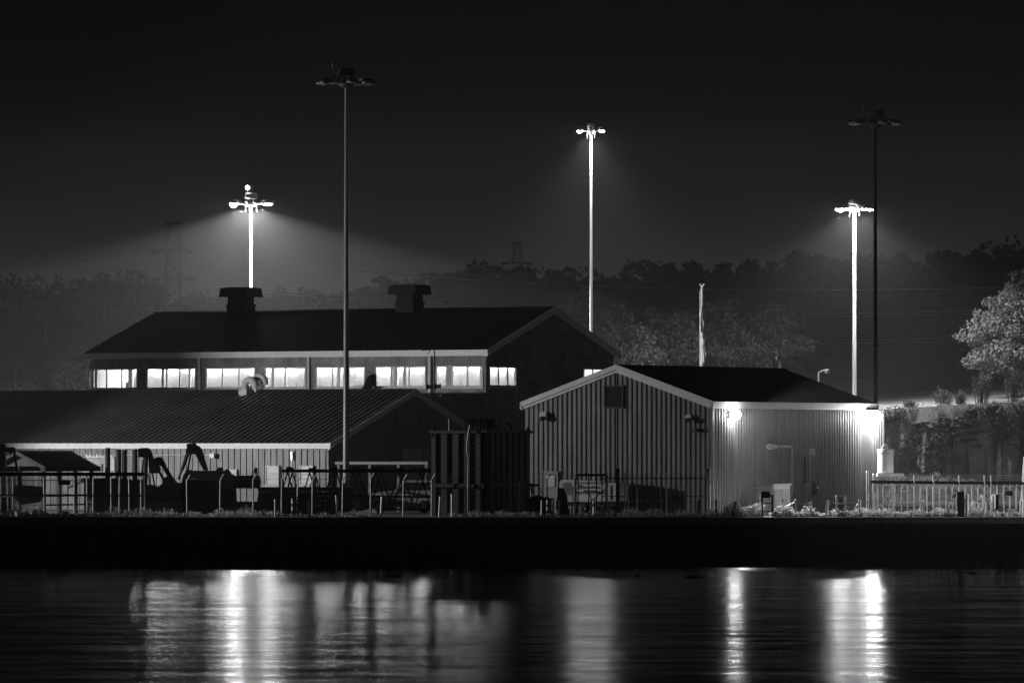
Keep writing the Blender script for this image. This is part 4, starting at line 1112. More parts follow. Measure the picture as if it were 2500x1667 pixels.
for px, y0, wd, ln, lab, y1 in ((263, 1093, 13, 0, 'leftmost and tallest of the upright steel pipes', 1240), (290, 1097, 13, -.02, 'upright steel pipe touching its right neighbour left of the gap', 1240),
                        (304, 1098, 12, -.02, 'upright steel pipe touching its left neighbour beside the gap', 1240), (330, 1096, 12, 0, 'lone upright steel pipe between the pair and the digger', 1240),
                        (356, 1096, 13, -.10, 'upright steel pipe leaning against the digger boom', 1240)):
    Y = 343.0; tp = P(px, y0, Y); r_ = wd / 2 * Y / F; mb = MB(); n = 18
    bt = Vector((tp.x + ln, Y, GZ)); mb.path([bt, tp, tp - ZZ * .02, bt + ZZ * .5], [r_, r_, r_ * .86, r_ * .86], n, False)
    tag(mb.build('steel_pipe', M['dark'], None, bt), lab, 'pipe', 'upright steel pipes in the yard')

# pale drilling or pump unit behind the pipes
eY = 350.0; q = P(240, 1200, eY)
t = thing('pump_trailer', (q.x, eY, GZ), 'pale trailer mounted pump unit behind the upright pipes', 'trailer')
mb = MB(); mb.prism([P(202, 1160, eY), P(282, 1160, eY), P(282, 1117, eY), P(215, 1117, eY), P(202, 1130, eY)], YY * 1.6); mb.build('body', M['cream'], t)
mb = MB(); mb.box(P(247, 1115, eY + .7), (1.5, 1.5, .1)); 
for k in range(9): mb.tube(P(212 + k * 8.5, 1116, eY + .1), P(212 + k * 8.5, 1108 + (k % 3) * 2, eY + .1), .05)
mb.build('top_rail', M['white'], t)
mb = MB()
for k in range(6): mb.box(P(223 + k * 4.6, 1141, eY - .03), (.06, .05, .44))
mb.build('radiator', M['white'], t)
mb = MB(); mb.box(P(274, 1133, eY - .03), (.24, .05, .72)); mb.build('side_panel', M['white'], t)
mb = MB(); mb.box(P(242, 1172, eY + .8), (2.0, 1.2, .25)); mb.bar(P(200, 1175, eY + .8), P(168, 1190, eY + .8), .1); mb.build('chassis', M['black'], t)
for px in (225, 262):
    mb = MB(); mb.lathe(P(px, 1188, eY - .05), [(.1, 0), (.34, .02), (.36, .12), (.34, .22), (.1, .24)], 18, YY); mb.build('wheel', M['tyre'], t)
q = P(225, 1250, 345); mb = MB(); mb.outline([(205, 1252), (205, 1176), (215, 1172), (256, 1167), (300, 1169), (345, 1172), (345, 1252)], 345, 1.0)
for k in range(5): mb.box(P(220 + k * 28, 1172, 344.9), (.08, .1, .2))
tag(mb.build('steel_bin', M['black'], None, (q.x, 345, GZ)), 'black open steel bin standing under the upright pipes', 'bin')

# far left digger
dY = 336.0
t = thing('excavator', P(-30, 1250, dY), 'black excavator arm reaching in at the left edge before the pavilion', 'excavator')
mb = MB(); mb.outline([(-40, 1215), (-40, 1090), (-12, 1083), (13, 1083), (14, 1100), (12, 1140), (-10, 1160), (-18, 1215)], dY, .5); mb.build('boom', M['black'], t)
mb = MB(); mb.outline([(10, 1092), (34, 1091), (39, 1098), (38, 1103), (30, 1104), (24, 1112), (22, 1103), (10, 1101)], dY + .1, .3); mb.outline([(31, 1100), (37, 1103), (43, 1140), (53, 1182), (57, 1188), (44, 1188), (42, 1160), (36, 1130)], dY + .1, .3); mb.build('stick', M['black'], t)
mb = MB(); mb.outline([(34, 1185), (56, 1184), (100, 1187), (106, 1196), (104, 1212), (95, 1226), (50, 1232), (35, 1215)], dY, .9); mb.build('bucket', M['blackgloss'], t)
mb = MB(); mb.outline([(-120, 1252), (-120, 1150), (-60, 1150), (-55, 1215), (20, 1215), (20, 1252)], dY + .3, 2.2); mb.build('body', M['black'], t)
# middle digger
dY = 340.0
t = thing('excavator', P(395, 1250, dY), 'black excavator with folded boom right of the upright pipes', 'excavator')
mb = MB(); mb.outline([(337, 1095), (344, 1093), (362, 1093), (366, 1097), (371, 1106), (374, 1117), (382, 1121), (392, 1146), (390, 1155), (378, 1155), (364, 1155), (362, 1117), (345, 1116), (337, 1116)], dY, .5); mb.build('boom', M['black'], t)
mb = MB(); mb.outline([(378, 1119), (386, 1115), (394, 1116), (399, 1122), (407, 1140), (424, 1168), (417, 1172), (402, 1152), (396, 1140), (390, 1136)], dY + .1, .35); mb.outline([(385, 1150), (391, 1150), (402, 1168), (398, 1174)], dY + .1, .2); mb.build('stick', M['black'], t)
mb = MB(); mb.tube(P(385, 1114, dY), P(384, 1108, dY), .05); mb.build('cap', M['white'], t)
mb = MB(); mb.outline([(338, 1252), (338, 1187), (356, 1183), (372, 1183), (385, 1188), (396, 1180), (400, 1166), (410, 1161), (420, 1166), (428, 1178), (440, 1180), (440, 1252)], dY, 2.2); mb.build('body', M['black'], t)
mb = MB(); mb.outline([(345, 1252), (340, 1236), (348, 1224), (440, 1224), (448, 1236), (442, 1252)], dY - .5, .5); mb.build('track', M['tyre'], t)
for a0, a1 in (((362, 1155), (366, 1185)), ((372, 1155), (378, 1188)), ((349, 1122), (345, 1160))):
    mb = MB(); mb.tube(P(a0[0], a0[1], dY + .1), P(a1[0], a1[1], dY + .1), .05); mb.build('hydraulic_ram', M['dark'], t)
# crane
cY = 341.0
t = thing('crawler_crane', P(500, 1250, cY), 'black crawler crane with A frame mast and rounded engine housing', 'crane')
mb = MB(); mb.outline([(455, 1083), (470, 1082), (471, 1080), (477, 1080), (479, 1086), (487, 1089), (493, 1098), (497, 1112), (505, 1140), (507, 1148), (499, 1148), (489, 1122), (480, 1107), (473, 1110), (460, 1108), (453, 1100), (456, 1096)], cY, .5); mb.build('mast_head', M['black'], t)
for a0, a1, r_ in (((460, 1105), (444, 1148), .09), ((456, 1105), (436, 1170), .06), ((466, 1105), (458, 1150), .05), ((478, 1105), (500, 1148), .07)):
    mb = MB(); mb.tube(P(a0[0], a0[1], cY + .3), P(a1[0], a1[1], cY + .3), r_); mb.build('strut', M['black'], t)
mb = MB(); mb.outline([(441, 1240), (443, 1178), (447, 1160), (455, 1147), (462, 1146), (466, 1149), (529, 1149), (531, 1141), (540, 1141), (541, 1150), (545, 1150), (552, 1145), (558, 1150), (562, 1158), (566, 1158), (571, 1163), (575, 1240)], cY, 2.2); mb.build('housing', M['black'], t)
mb = MB(); mb.lathe(P(574, 1176, cY + .9), [(.01, -.05), (.33, 0), (.36, .1), (.36, 1.25), (.3, 1.38), (.01, 1.45)], 20, XX); mb.box(P(606, 1163, cY + .9), (1.3, .2, .05)); mb.build('fuel_tank', M['blackgloss'], t)
mb = MB(); mb.box(P(625, 1152, cY + .6), (.16, .2, .5)); mb.bar(P(612, 1165, cY + .6), P(622, 1146, cY + .6), .06); mb.build('exhaust', M['black'], t)
mb = MB(); mb.outline([(430, 1254), (422, 1238), (430, 1224), (632, 1224), (640, 1238), (632, 1254)], cY - .6, .6); mb.build('track', M['tyre'], t)
mb = MB(); mb.box(P(471, 1168, cY - .06), (.2, .04, .05)); mb.build('handle', M['galv'], t)
# timber mat stack behind the truss
mY = 338.0; q = P(745, 1250, mY); mb = MB()
for k in range(6): mb.box((q.x + random.uniform(-.05, .05), mY + .6, GZ + .13 + k * .25), (230 * mY / F, 1.2 + random.uniform(-.1, .1), .235))
tag(mb.build('timber_stack', M['wood'], None, (q.x, mY, GZ)), 'long low stack of dark timber mats behind the truss', 'timber stack')
# truss gangway
gY2 = 334.0; q = P(700, 1250, gY2)
t = thing('steel_truss', (q.x, gY2, GZ), 'long black steel lattice truss lying across the yard', 'truss')
for dy in (0, 1.2):
    mb = MB(); mb.bar(P(688 if dy else 716, 1149, gY2 + dy), P(1143, 1150, gY2 + dy), .16, .17, YY); mb.build('top_chord', M['black'], t)
    mb = MB(); mb.bar(P(835, 1211, gY2 + dy), P(1108, 1213, gY2 + dy), .13, .12, YY); mb.bar(P(700, 1243, gY2 + dy), P(1135, 1243, gY2 + dy), .1, .1, YY); mb.build('bottom_chord', M['black'], t)
nodes = [702, 756, 810, 864, 918, 972, 1026, 1080, 1134]
for i, nx_ in enumerate(nodes):
    for dy, off in ((0, 0), (1.2, 12)):
        mb = MB()
        for sg in (-1, 1): mb.bar(P(nx_ + off, 1152, gY2 + dy), P(nx_ + off + sg * 26, 1242, gY2 + dy), .075)
        mb.build('diagonal', M['black'], t)
mb = MB()
for i, nx_ in enumerate(nodes): mb.bar(P(nx_, 1145, gY2), P(nx_, 1145, gY2 + 1.2), .08); mb.box(P(nx_ + 6, 1144, gY2 + .1), (.4, .16, .1))
mb.bar(P(700, 1141, gY2 + .2), P(712, 1141, gY2 + .2), .3, .1, YY)
for x0_, x1_ in ((860, 940), (1000, 1130)): mb.bar(P(x0_, 1144.5, gY2 + .6), P(x1_, 1144.5, gY2 + .6), .05)
mb.build('cross_tie', M['black'], t)

# van behind the truss
vY = 344.0; q = P(980, 1240, vY)
t = thing('parked_van', (q.x, vY, GZ), 'white van parked behind the steel truss', 'van')
vz = lambda y: y
mb = MB(); mb.outline([(893, 1238), (895, 1212), (903, 1205), (935, 1200), (962, 1198), (984, 1175), (992, 1172), (1055, 1173), (1064, 1180), (1067, 1238)], vY, 1.75); body = mb.build('body', M['white'], t)
mb = MB(); mb.outline([(968, 1197), (986, 1178), (1000, 1177), (1000, 1196)], vY - .02, .03); mb.outline([(1004, 1196), (1004, 1177), (1058, 1178), (1061, 1195)], vY - .02, .03); mb.build('side_window', M['glassd'], t)
mb = MB(); mb.outline([(945, 1233), (945, 1201), (966, 1199), (982, 1199), (982, 1233)], vY - .012, .02); mb.build('door', M['grey'], t)  # grey door on the white body, its shade put into the colour
mb = MB(); mb.outline([(890, 1240), (889, 1231), (910, 1231), (912, 1240)], vY - .05, 1.85); mb.build('bumper', M['black'], t)
mb = MB(); mb.outline([(894, 1222), (896, 1214), (904, 1213), (904, 1221)], vY - .03, .1); mb.build('headlight', M['galv'], t)
for px in (927, 1035):
    mb = MB(); mb.lathe(P(px, 1236, vY - .06), [(.16, 0), (.33, .01), (.36, .08), (.33, .22), (.1, .24)], 22, YY); wl = mb.build('wheel', M['tyre'], t)
    mb = MB(); mb.lathe(P(px, 1236, vY - .07), [(.02, 0), (.05, .0), (.06, .03), (.17, .03), (.2, 0), (.21, .04)], 22, YY)
    for k in range(5): a_ = k * 1.2566 + .3; mb.bar(P(px, 1236, vY - .06), P(px, 1236, vY - .06) + Vector((.19 * math.cos(a_), 0, .19 * math.sin(a_))), .05)
    mb.build('rim', M['galv'], wl)
mb = MB(); mb.box(P(976, 1199, vY - .12), (.12, .2, .14)); mb.build('mirror', M['black'], t)

# dark sheet-piled tank with ladder
ct = Vector((PX(1188, 329.5), 329.5, 0)); zT = PZ(1054, 331)
tank = thing('steel_tank', (ct.x, 333, GZ), 'tall black steel tank with welded ribs and an access ladder', 'tank')
a_u = s_on(1053, ct, U); a_v = s_on(1293, ct, V)
mb = MB(); b0 = ct + ZZ * (GZ - .05)
mb.ribbed(b0, U, ZZ, a_u, zT - GZ, -V, .72, .10, .04, .01); mb.ribbed(b0, V, ZZ, a_v, zT - GZ, -U, .62, .10, .2, .06)
f = b0 + U * a_u + V * a_v
mb.add([f, b0 + V * a_v, b0 + V * a_v + ZZ * (zT - GZ), f + ZZ * (zT - GZ)], [(0, 1, 2, 3)]); mb.add([f, b0 + U * a_u, b0 + U * a_u + ZZ * (zT - GZ), f + ZZ * (zT - GZ)], [(0, 1, 2, 3)])
tz = ZZ * (zT - .1); mb.add([ct + tz, ct + U * a_u + tz, ct + U * a_u + V * a_v + tz, ct + V * a_v + tz], [(0, 1, 2, 3)])
mb.build('shell', M['tank'], tank)
mb = MB()
for d_, L_, n_ in ((U, a_u, -V), (V, a_v, -U)):
    mb.bar(ct + d_ * -.1 + n_ * .1 + ZZ * zT, ct + d_ * (L_ + .05) + n_ * .1 + ZZ * zT, .12, .16); mb.bar(ct + n_ * .14 + ZZ * PZ(1184, 333), ct + d_ * L_ + n_ * .14 + ZZ * PZ(1184, 333), .14, .2)
mb.build('rim_band', M['tank'], tank)
lp0, lp1 = wall_pt(1155, 1054, ct, U) - V * .3, wall_pt(1181, 1054, ct, U) - V * .3
lad = MB()
for p_ in (lp0, lp1): lad.bar(Vector((p_.x, p_.y, GZ)), Vector((p_.x, p_.y, PZ(1024, 333))), .06)
for k in range(17):
    z = GZ + .3 + k * .28; lad.tube(Vector((lp0.x, lp0.y, z)), Vector((lp1.x, lp1.y, z)), .018, None, 6)
lad.build('ladder', M['dark'], tank)
g0, g1 = P(1137, 1054, 330.6), P(1217, 1054, 331.4)
mb = MB()
for k in range(10):
    f_ = k / 9; p_ = g0.lerp(g1, f_); hgt = 32 * 333 / F; mb.bar(p_, p_ + ZZ * hgt, .05 if k in (0, 9) else random.choice([.06, .12, .15]))
for y in (1037, 1040): mb.bar(g0 + ZZ * 17 * 333 / F, g1 + ZZ * 17 * 333 / F, .06)
for f_ in (.25, .4, .56, .72):
    p_ = g0.lerp(g1, f_) + ZZ * 28 * 333 / F; mb.path([p_ - ZZ * .5, p_, p_ + XX * .05 + ZZ * .07, p_ + XX * .14 + ZZ * .07, p_ + XX * .19, p_ + XX * .19 - ZZ * .5], .03, 6)
mb.build('guard_rail', M['black'], tank)
p_ = P(1247, 1056, 332.4); mb = MB(); mb.path([p_ - ZZ * .1, p_ + ZZ * .25, p_ + ZZ * .45 - XX * .06, p_ + ZZ * .53 - XX * .18, p_ + ZZ * .48 - XX * .28, p_ + ZZ * .42 - XX * .29], .10, 10); mb.build('vent_pipe', M['black'], tank)
for px, Yl in ((1060, 331.3), (1289, 333.4)):
    mb = MB(); mb.lathe(P(px, 1048, Yl), [(.01, -.12), (.11, -.12), (.11, .12), (.01, .12)], 14, YY); mb.box(P(px, 1058, Yl), (.24, .2, .4)); mb.build('lifting_lug', M['black'], tank)
q = P(1096, 1053, 332); mb = MB(); mb.tube(q, P(1096, 1021, 332), .02, None, 6); mb.box(P(1095, 1021, 332), (.18, .1, .04)); mb.build('vent_rod', M['galv'], tank)
p_ = wall_pt(1140, 1050, ct, U) - V * .5; mb = MB(); mb.path([P(1147, 1036, 329.2), P(1140, 1075, 329.2), P(1139, 1098, 329.2), P(1143, 1118, 329.2), P(1142, 1182, 329.2), Vector((PX(1142, 329.2), 329.2, GZ))], .022, 6); mb.build('drain_pipe', M['galv'], tank)

# compressor trailer with lettering
cK = cS - V * 1.7
def KP(px, py, o=0.0): return wall_pt(px, py, cK, U) - V * o
q = KP(1440, 1240)
t = thing('air_compressor', (q.x, q.y, GZ), 'pale lettered air compressor trailer in front of the shed gable', 'compressor')
mb = MB(); mb.prism([KP(x, y) for x, y in [(1366, 1224), (1366, 1176), (1372, 1170), (1480, 1175), (1508, 1178), (1512, 1182), (1512, 1224)]], V * 1.0); mb.build('body', M['cream'], t)
mb = MB()
for k in range(12): mb.box(KP(1384, 1178.5 + k * 2.55, .03), (.48, .05, .024), U, V)
mb.build('louvre', M['black'], t)
mb = MB()
for px in (1398, 1491, 1494): mb.box(KP(px, 1203, .01), (.018, .03, .8), U, V)
mb.box(KP(1450, 1176.5, .015), (2.5, .04, .03), U, V); mb.build('panel_seam', M['dark'], t)
letters('Ingersoll-Rand', KP(1424, 1191.5, .03), -U, ZZ, .175, M['letter'], t, 'lettering', .008)
mb = MB(); o_ = KP(1417, 1188, .03); mb.lathe(o_, [(.10, -.01), (.125, -.01), (.125, .01), (.10, .01)], 20, V); mb.build('emblem_ring', M['letter'], t)
letters('IR', KP(1413.6, 1190, .03), -U, ZZ, .13, M['letter'], t, 'lettering', .004)
mb = MB(); mb.prism([KP(1424, 1201, .03), KP(1453, 1201, .03), KP(1455, 1196.5, .03), KP(1426, 1195.5, .03)], V * .02); mb.prism([KP(1458, 1201, .03), KP(1461, 1198, .03), KP(1463.5, 1198, .03), KP(1460, 1203, .03)], V * .02); mb.build('stripe', M['letter'], t)
mb = MB(); mb.box(KP(1440, 1230, -.5), (3.2, .9, .22), U, V); mb.bar(KP(1370, 1232, -.5), KP(1345, 1240, -.5), .1); mb.build('chassis', M['black'], t)
for px in (1425, 1462):
    mb = MB(); mb.lathe(KP(px, 1241), [(.1, 0), (.3, .02), (.33, .1), (.3, .2), (.1, .22)], 18, V); mb.build('wheel', M['tyre'], t)
# rack of bars in front
kY2 = 333.6; q = P(1440, 1250, kY2)
t = thing('pipe_rack', (q.x, kY2, GZ), 'black upright rack frame standing before the lettered compressor', 'rack')
mb = MB(); mb.bar(P(1410, 1160, kY2), P(1478, 1160, kY2), .09, .09, YY); mb.bar(P(1412, 1157, kY2 + .4), P(1476, 1157, kY2 + .4), .05, .05, YY)
for y in (1180, 1201, 1204.5): mb.bar(P(1406, y, kY2), P(1479, y, kY2), .05, .05, YY)
mb.build('rail', M['black'], t)
for px in (1406, 1411, 1437, 1456, 1469, 1479, 1482):
    mb = MB(); mb.bar(Vector((PX(px, kY2), kY2, GZ)), P(px + .6, 1158, kY2), .07); mb.build('upright', M['black'], t)
mb = MB(); mb.bar(P(1479, 1192, kY2 - .1), P(1445, 1222, kY2 - .1), .06); mb.bar(P(1440, 1204, kY2 - .1), P(1444, 1224, kY2 - .1), .06); mb.build('brace', M['black'], t)
# tarpaulin heap and hand cart
hY = 333.2; q = P(1375, 1245, hY); mb = MB(); vs = []
for i in range(12):
    for k in range(14):
        f_ = i / 11; a_ = 2 * math.pi * k / 14; rr_ = (.33 - .16 * f_ ** 2) * (1 + .2 * math.sin(3 * a_ + i)) ; vs.append((q.x + rr_ * math.cos(a_) - .1 * f_, hY + rr_ * .8 * math.sin(a_), GZ + 1.45 * f_ + .05 * math.sin(5 * a_)))
fs = [(i * 14 + k, i * 14 + (k + 1) % 14, (i + 1) * 14 + (k + 1) % 14, (i + 1) * 14 + k) for i in range(11) for k in range(14)] + [tuple(11 * 14 + k for k in range(14))]
mb.add(vs, fs, True); tag(mb.build('tarpaulin', M['black'], None, (q.x, hY, GZ)), 'dark draped tarpaulin bundle standing left of the compressor', 'tarpaulin')
q = P(1307, 1245, hY); t = thing('forklift', (q.x, hY, GZ), 'small black yard machine between the tank and the vent door', 'machine')
mb = MB(); mb.outline([(1292, 1250), (1292, 1216), (1300, 1210), (1318, 1208), (1330, 1214), (1340, 1210), (1340, 1250)], hY, 1.0); mb.build('body', M['black'], t)
mb = MB(); mb.bar(P(1294, 1184, hY), P(1318, 1184, hY), .12, .5, ZZ); 
for a0, a1 in (((1300, 1186), (1297, 1214)), ((1314, 1186), (1318, 1212)), ((1318, 1190), (1326, 1208))): mb.bar(P(a0[0], a0[1], hY + .1), P(a1[0], a1[1], hY + .1), .05)
mb.build('canopy_frame', M['black'], t)
mb = MB(); mb.bar(P(1296, 1190, hY), P(1302, 1205, hY), .12); mb.build('seat_back', M['black'], t)
for px in (1302, 1330):
    mb = MB(); mb.lathe(P(px, 1246, hY - .1), [(.08, 0), (.22, .02), (.24, .1), (.22, .2), (.08, .22)], 16, YY); mb.build('wheel', M['tyre'], t)

# white cabinet in front of the lit wall
wY = 331.5; cw = Vector((PX(1889, wY), wY, 0))
t = thing('white_cabinet', (cw.x, wY, GZ), 'white sloped-roof cabinet with double doors by the lit wall', 'cabinet')
zc = PZ(1185, wY); zr = PZ(1179, wY)
dl, dr = (-.8616 * U.x, 0), None
A1 = U * 1.0; B1 = V * 1.85
mb = MB(); b0 = cw + ZZ * GZ; hC = zc - GZ
mb.prism([b0, b0 + A1 * .9, b0 + A1 * .9 + ZZ * (hC * .86), b0 + A1 * .0 + ZZ * hC], B1)
mb.build('body', M['white'], t)
mb = MB(); e = cw + ZZ * (zc + .02) - V * .08 - U * .05
mb.prism([e, e + U * 1.1 - ZZ * .16, e + U * 1.1 - ZZ * .1, e + ZZ * .08], B1 + V * .2)
mb.prism([e - V * .03, e + U * .9 - ZZ * .14 - V * .03, e + U * 1.05 - ZZ * .75 - V * .03, e + U * 1.0 - ZZ * .75 - V * .03, e + U * .78 - ZZ * .55 - V * .03, e + U * .1 - ZZ * .5 - V * .03], V * .05)
mb.build('hood', M['white'], t)
mb = MB(); d0 = cw - U * .02 + ZZ * (GZ + .08)
for k in (0, 1): mb.box(d0 + V * (.46 + .92 * k) + ZZ * .68, (.88, .03, 1.34), V, U)
dd = mb.build('door', M['cream'], t)
mb = MB(); mb.box(d0 + V * .92 + ZZ * .72 - U * .04, (.07, .05, .1), V, U); mb.build('handle', M['black'], dd)

# ---------------------------------------------------------------- quay edge furniture
eY = 326.6
def edge_post(px, y0, lab, m_, r_=.055, lean=0.0, brace=0, Y=eY):
    q = P(px, 1260, Y); t = thing('chain_post', (q.x, Y, GZ), lab, 'post', 'chain posts along the quay edge')
    mb = MB(); tp = Vector((q.x + lean, Y, PZ(y0, Y))); mb.tube((q.x, Y, GZ), tp, r_, None, 10); mb.lathe(tp, [(r_ * 1.2, -.03), (r_ * 1.2, .02), (.01, .04)], 10); mb.build('post', M[m_], t)
    if brace:
        mb = MB(); mb.tube((q.x + brace, Y + .1, GZ), Vector((q.x + lean * .6, Y, PZ(y0 + 16, Y))), r_ * .5, None, 8); mb.build('brace', M[m_], t)
    return tp
def chain(a, b_, sag, lab):
    pts_ = [a.lerp(b_, f / 14) - ZZ * (sag * 4 * (f / 14) * (1 - f / 14) + .06) for f in range(15)]
    mb = MB(); mb.path(pts_, .022, 5); tag(mb.build('chain', M['galv'], None, a), lab, 'chain', 'chains between the quay posts')
cp = {}
for px, y0, lab, m_, r_, ln, br in (
    (1322, 1222, 'thin grey chain post before the dark tank right end', 'galv', .05, .02, 0), (1364, 1220, 'grey chain post left of the tarpaulin', 'galv', .06, .02, 0),
    (1450, 1222, 'grey chain post in front of the compressor', 'galv', .06, 0, 0), (1472, 1233, 'short stub post right of the compressor wheel', 'galv', .05, -.03, 0),
    (1593, 1220, 'thin dark chain post before the shed gable middle', 'black', .04, 0, 0), (1703, 1221, 'leaning dark chain post near the gate post', 'black', .06, .08, 0),
    (1748, 1222, 'dark chain post with brace below the near wall lamp', 'black', .05, .02, -.28), (1786, 1225, 'strongly tilted black chain post in the bright weeds', 'black', .08, .22, 0),
    (1942, 1221, 'slim grey chain post right of the white cabinet', 'galv', .05, 0, 0), (1979, 1223, 'pale chain post with splayed brace under the electrical panel', 'white', .05, .02, .17),
    (2017, 1222, 'leaning white chain post left of the framed drum', 'white', .075, .09, 0), (2099, 1221, 'white chain post with brace right of the framed drum', 'white', .075, 0, .2),
    (2177, 1223, 'white chain post below the tank stand', 'white', .06, .05, 0), (2254, 1222, 'slim chain post among the bright weeds before the bar gate', 'galv', .05, 0, 0),
    (2493, 1222, 'stout white chain post at the right edge of the quay', 'white', .09, .03, 0),
    (672, 1220, 'pale dashed post left of the dark ladder drum', 'galv', .05, 0, 0), (753, 1222, 'dim grey post right of the dark ladder drum', 'galv', .07, .02, 0), (823, 1210, 'dim grey post in front of the truss left end', 'galv', .05, -.04, 0),
    (930, 1213, 'dim post in front of the van front wheel', 'galv', .06, .06, 0), (1072, 1212, 'tilted bright post before the van rear', 'galv', .05, .06, 0), (1104, 1206, 'pale post at the left foot of the black tank', 'galv', .07, 0, 0)):
    cp[px] = edge_post(px, y0, lab, m_, r_, ln, br)
for a, b_, sg, lab in ((1450, 1593, .0, 'taut chain before the compressor'), (1593, 1703, .06, 'chain hung before the shed gable right half'), (1703, 1748, .05, 'short chain by the gate post'),
                       (1942, 1979, .12, 'short chain under the electrical panel'), (2017, 2099, .1, 'chain passing the framed drum'), (2099, 2177, .04, 'chain left of the tank stand'), (2177, 2254, .1, 'chain before the bar gate left end')):
    chain(cp[a], cp[b_], sg, lab)
chain(cp[1786], P(1858, 1219, eY), .32, 'deeply sagging chain left of the black rack')
chain(P(1888, 1236, eY), cp[1942], .12, 'chain rising right of the black rack')
chain(P(2068, 1232, eY), cp[2099], .22, 'sagging loop of chain right of the framed drum')

def ladder_frame(px0, px1, y0, lab, m_, drum=None, sign=False, h_extra=0):
    q = P((px0 + px1) / 2, 1262, eY); t = thing('mooring_stand', (q.x, eY, GZ), lab, 'stand', 'frame stands on the quay edge')
    x0, x1 = PX(px0, eY), PX(px1, eY); zt = PZ(y0, eY)
    mb = MB()
    for x in (x0, x1):
        mb.bar((x, eY, GZ - .02), (x, eY, zt), .085); mb.bar((x, eY + .7, GZ - .02), (x, eY + .7, zt), .07); mb.bar((x, eY, zt), (x, eY + .7, zt), .07)
    for f_ in (1.0, .62, .25): mb.bar((x0, eY, GZ + (zt - GZ) * f_), (x1, eY, GZ + (zt - GZ) * f_), .07)
    mb.build('frame', M[m_], t)
    if drum:
        mb = MB(); r_ = (x1 - x0) / 2 - .07; c_ = Vector(((x0 + x1) / 2, eY + .36, GZ + .06)); hd = .9
        mb.lathe(c_, [(.01, 0), (r_, 0), (r_, hd * .33), (r_ + .015, hd * .34), (r_, hd * .35), (r_, hd * .66), (r_ + .015, hd * .67), (r_, hd * .68), (r_, hd), (r_ + .01, hd + .02), (.01, hd)], 20)
        tag(mb.build('drum', M[drum], None, c_), lab.replace('ladder frame', 'drum standing inside the ladder frame').replace(' holding a drum', ''), 'drum', 'drums on the quay edge')
    if sign:
        mb = MB(); mb.box(((x0 + x1) / 2 - .1, eY - .06, zt + .02), ((x1 - x0) * .85, .05, .34)); mb.build('board', M['black'], t)
    return t
ladder_frame(1861, 1886, 1208, 'black ladder frame with a dark board before the white cabinet', 'black', None, True)
ladder_frame(2043, 2066, 1210, 'white ladder frame holding a drum on the bright quay', 'white', 'blackgloss')
ladder_frame(1330, 1351, 1217, 'grey ladder frame holding a drum before the vent door', 'dark', 'grey')
ladder_frame(707, 728, 1213, 'dim ladder frame holding a drum below the truss left end', 'dark', 'grey')
q = P(2054, 1210, eY); mb = MB()
# drums, buckets, concrete blocks
def lathe_thing(name, px, py, Y, prof, m_, lab, cat, group=None, base=None):
    q = P(px, py, Y); q.z = GZ if base is None else base; mb = MB(); mb.lathe(q, prof, 20); tag(mb.build(name, M[m_], None, q), lab, cat, group)
lathe_thing('barrel', 1970, 1250, 328.6, [(.01, 0), (.18, 0), (.19, .28), (.2, .3), (.19, .32), (.19, .46), (.21, .47), (.2, .53), (.01, .55)], 'grey', 'squat grey barrel below the electrical panel', 'barrel')
lathe_thing('bucket', 1984, 1260, 326.3, [(.01, 0), (.07, 0), (.1, .18), (.12, .18), (.12, .2), (.09, .2), (.07, .03)], 'white', 'small white bucket at the foot of a braced post', 'bucket')
q = P(2471, 1250, 328.0); mb = MB(); mb.box((q.x, 328, GZ + .21), (.5, .5, .42), taper=.94); tag(mb.build('concrete_block', M['conc'], None, (q.x, 328, GZ)), 'pale square concrete block under the black sign board', 'block')
lathe_thing('flower_pot', 2477, 1258, 326.5, [(.01, 0), (.06, 0), (.085, .2), (.1, .2), (.1, .24), (.07, .24)], 'white', 'little white pot in front of the concrete block', 'pot')
def cyl_bollard(px, y0, r_, lab, m_='white'):
    q = P(px, 1260, eY); H = PZ(y0, eY) - GZ; mb = MB(); mb.lathe((q.x, eY, GZ), [(r_, 0), (r_, H - .08), (r_ * 1.05, H - .07), (r_ * 1.05, H - .04), (r_ * .8, H), (.01, H + .02)], 18); tag(mb.build('bollard', M[m_], None, (q.x, eY, GZ)), lab, 'bollard', 'white bollards on the right quay')
cyl_bollard(2361, 1206, .085, 'tall white bollard right of the black pedestal')
cyl_bollard(2403, 1224, .07, 'short white bollard inside the hose hoop')
q = P(2345, 1260, eY); t = thing('power_pedestal', (q.x, eY, GZ), 'black shore power pedestal with a white flank on the quay', 'pedestal')
mb = MB(); mb.box((q.x + .02, eY + .1, (GZ + PZ(1206, eY)) / 2), (.36, .36, PZ(1206, eY) - GZ)); mb.box((q.x + .0, eY + .08, PZ(1204, eY)), (.42, .42, .2), taper=.9); mb.build('cabinet', M['blackgloss'], t)
mb = MB(); mb.box((q.x - .19, eY + .04, (GZ + PZ(1212, eY)) / 2), (.06, .2, PZ(1212, eY) - GZ)); mb.build('flank', M['white'], t)
mb = MB()
for k in range(3): mb.lathe((q.x + .23, eY, PZ(1220 + 6 * k, eY)), [(.05, -.05), (.06, 0), (.05, .05)], 10)
mb.build('socket', M['white'], t)
q = P(2326, 1260, eY); t = thing('hydrant', (q.x, eY, GZ), 'white standpipe with a curved hose left of the pedestal', 'standpipe')
mb = MB(); mb.tube((q.x, eY, GZ), P(2326, 1206, eY), .04); mb.lathe(P(2330, 1212, eY), [(.02, -.12), (.06, -.08), (.06, .08), (.02, .12)], 10); mb.build('pipe', M['white'], t)
mb = MB(); mb.path([P(2326, 1221, eY - .1), P(2322, 1224, eY - .1), P(2319, 1231, eY - .1), P(2316, 1242, eY - .1)], .03, 8); mb.build('hose', M['cream'], t)
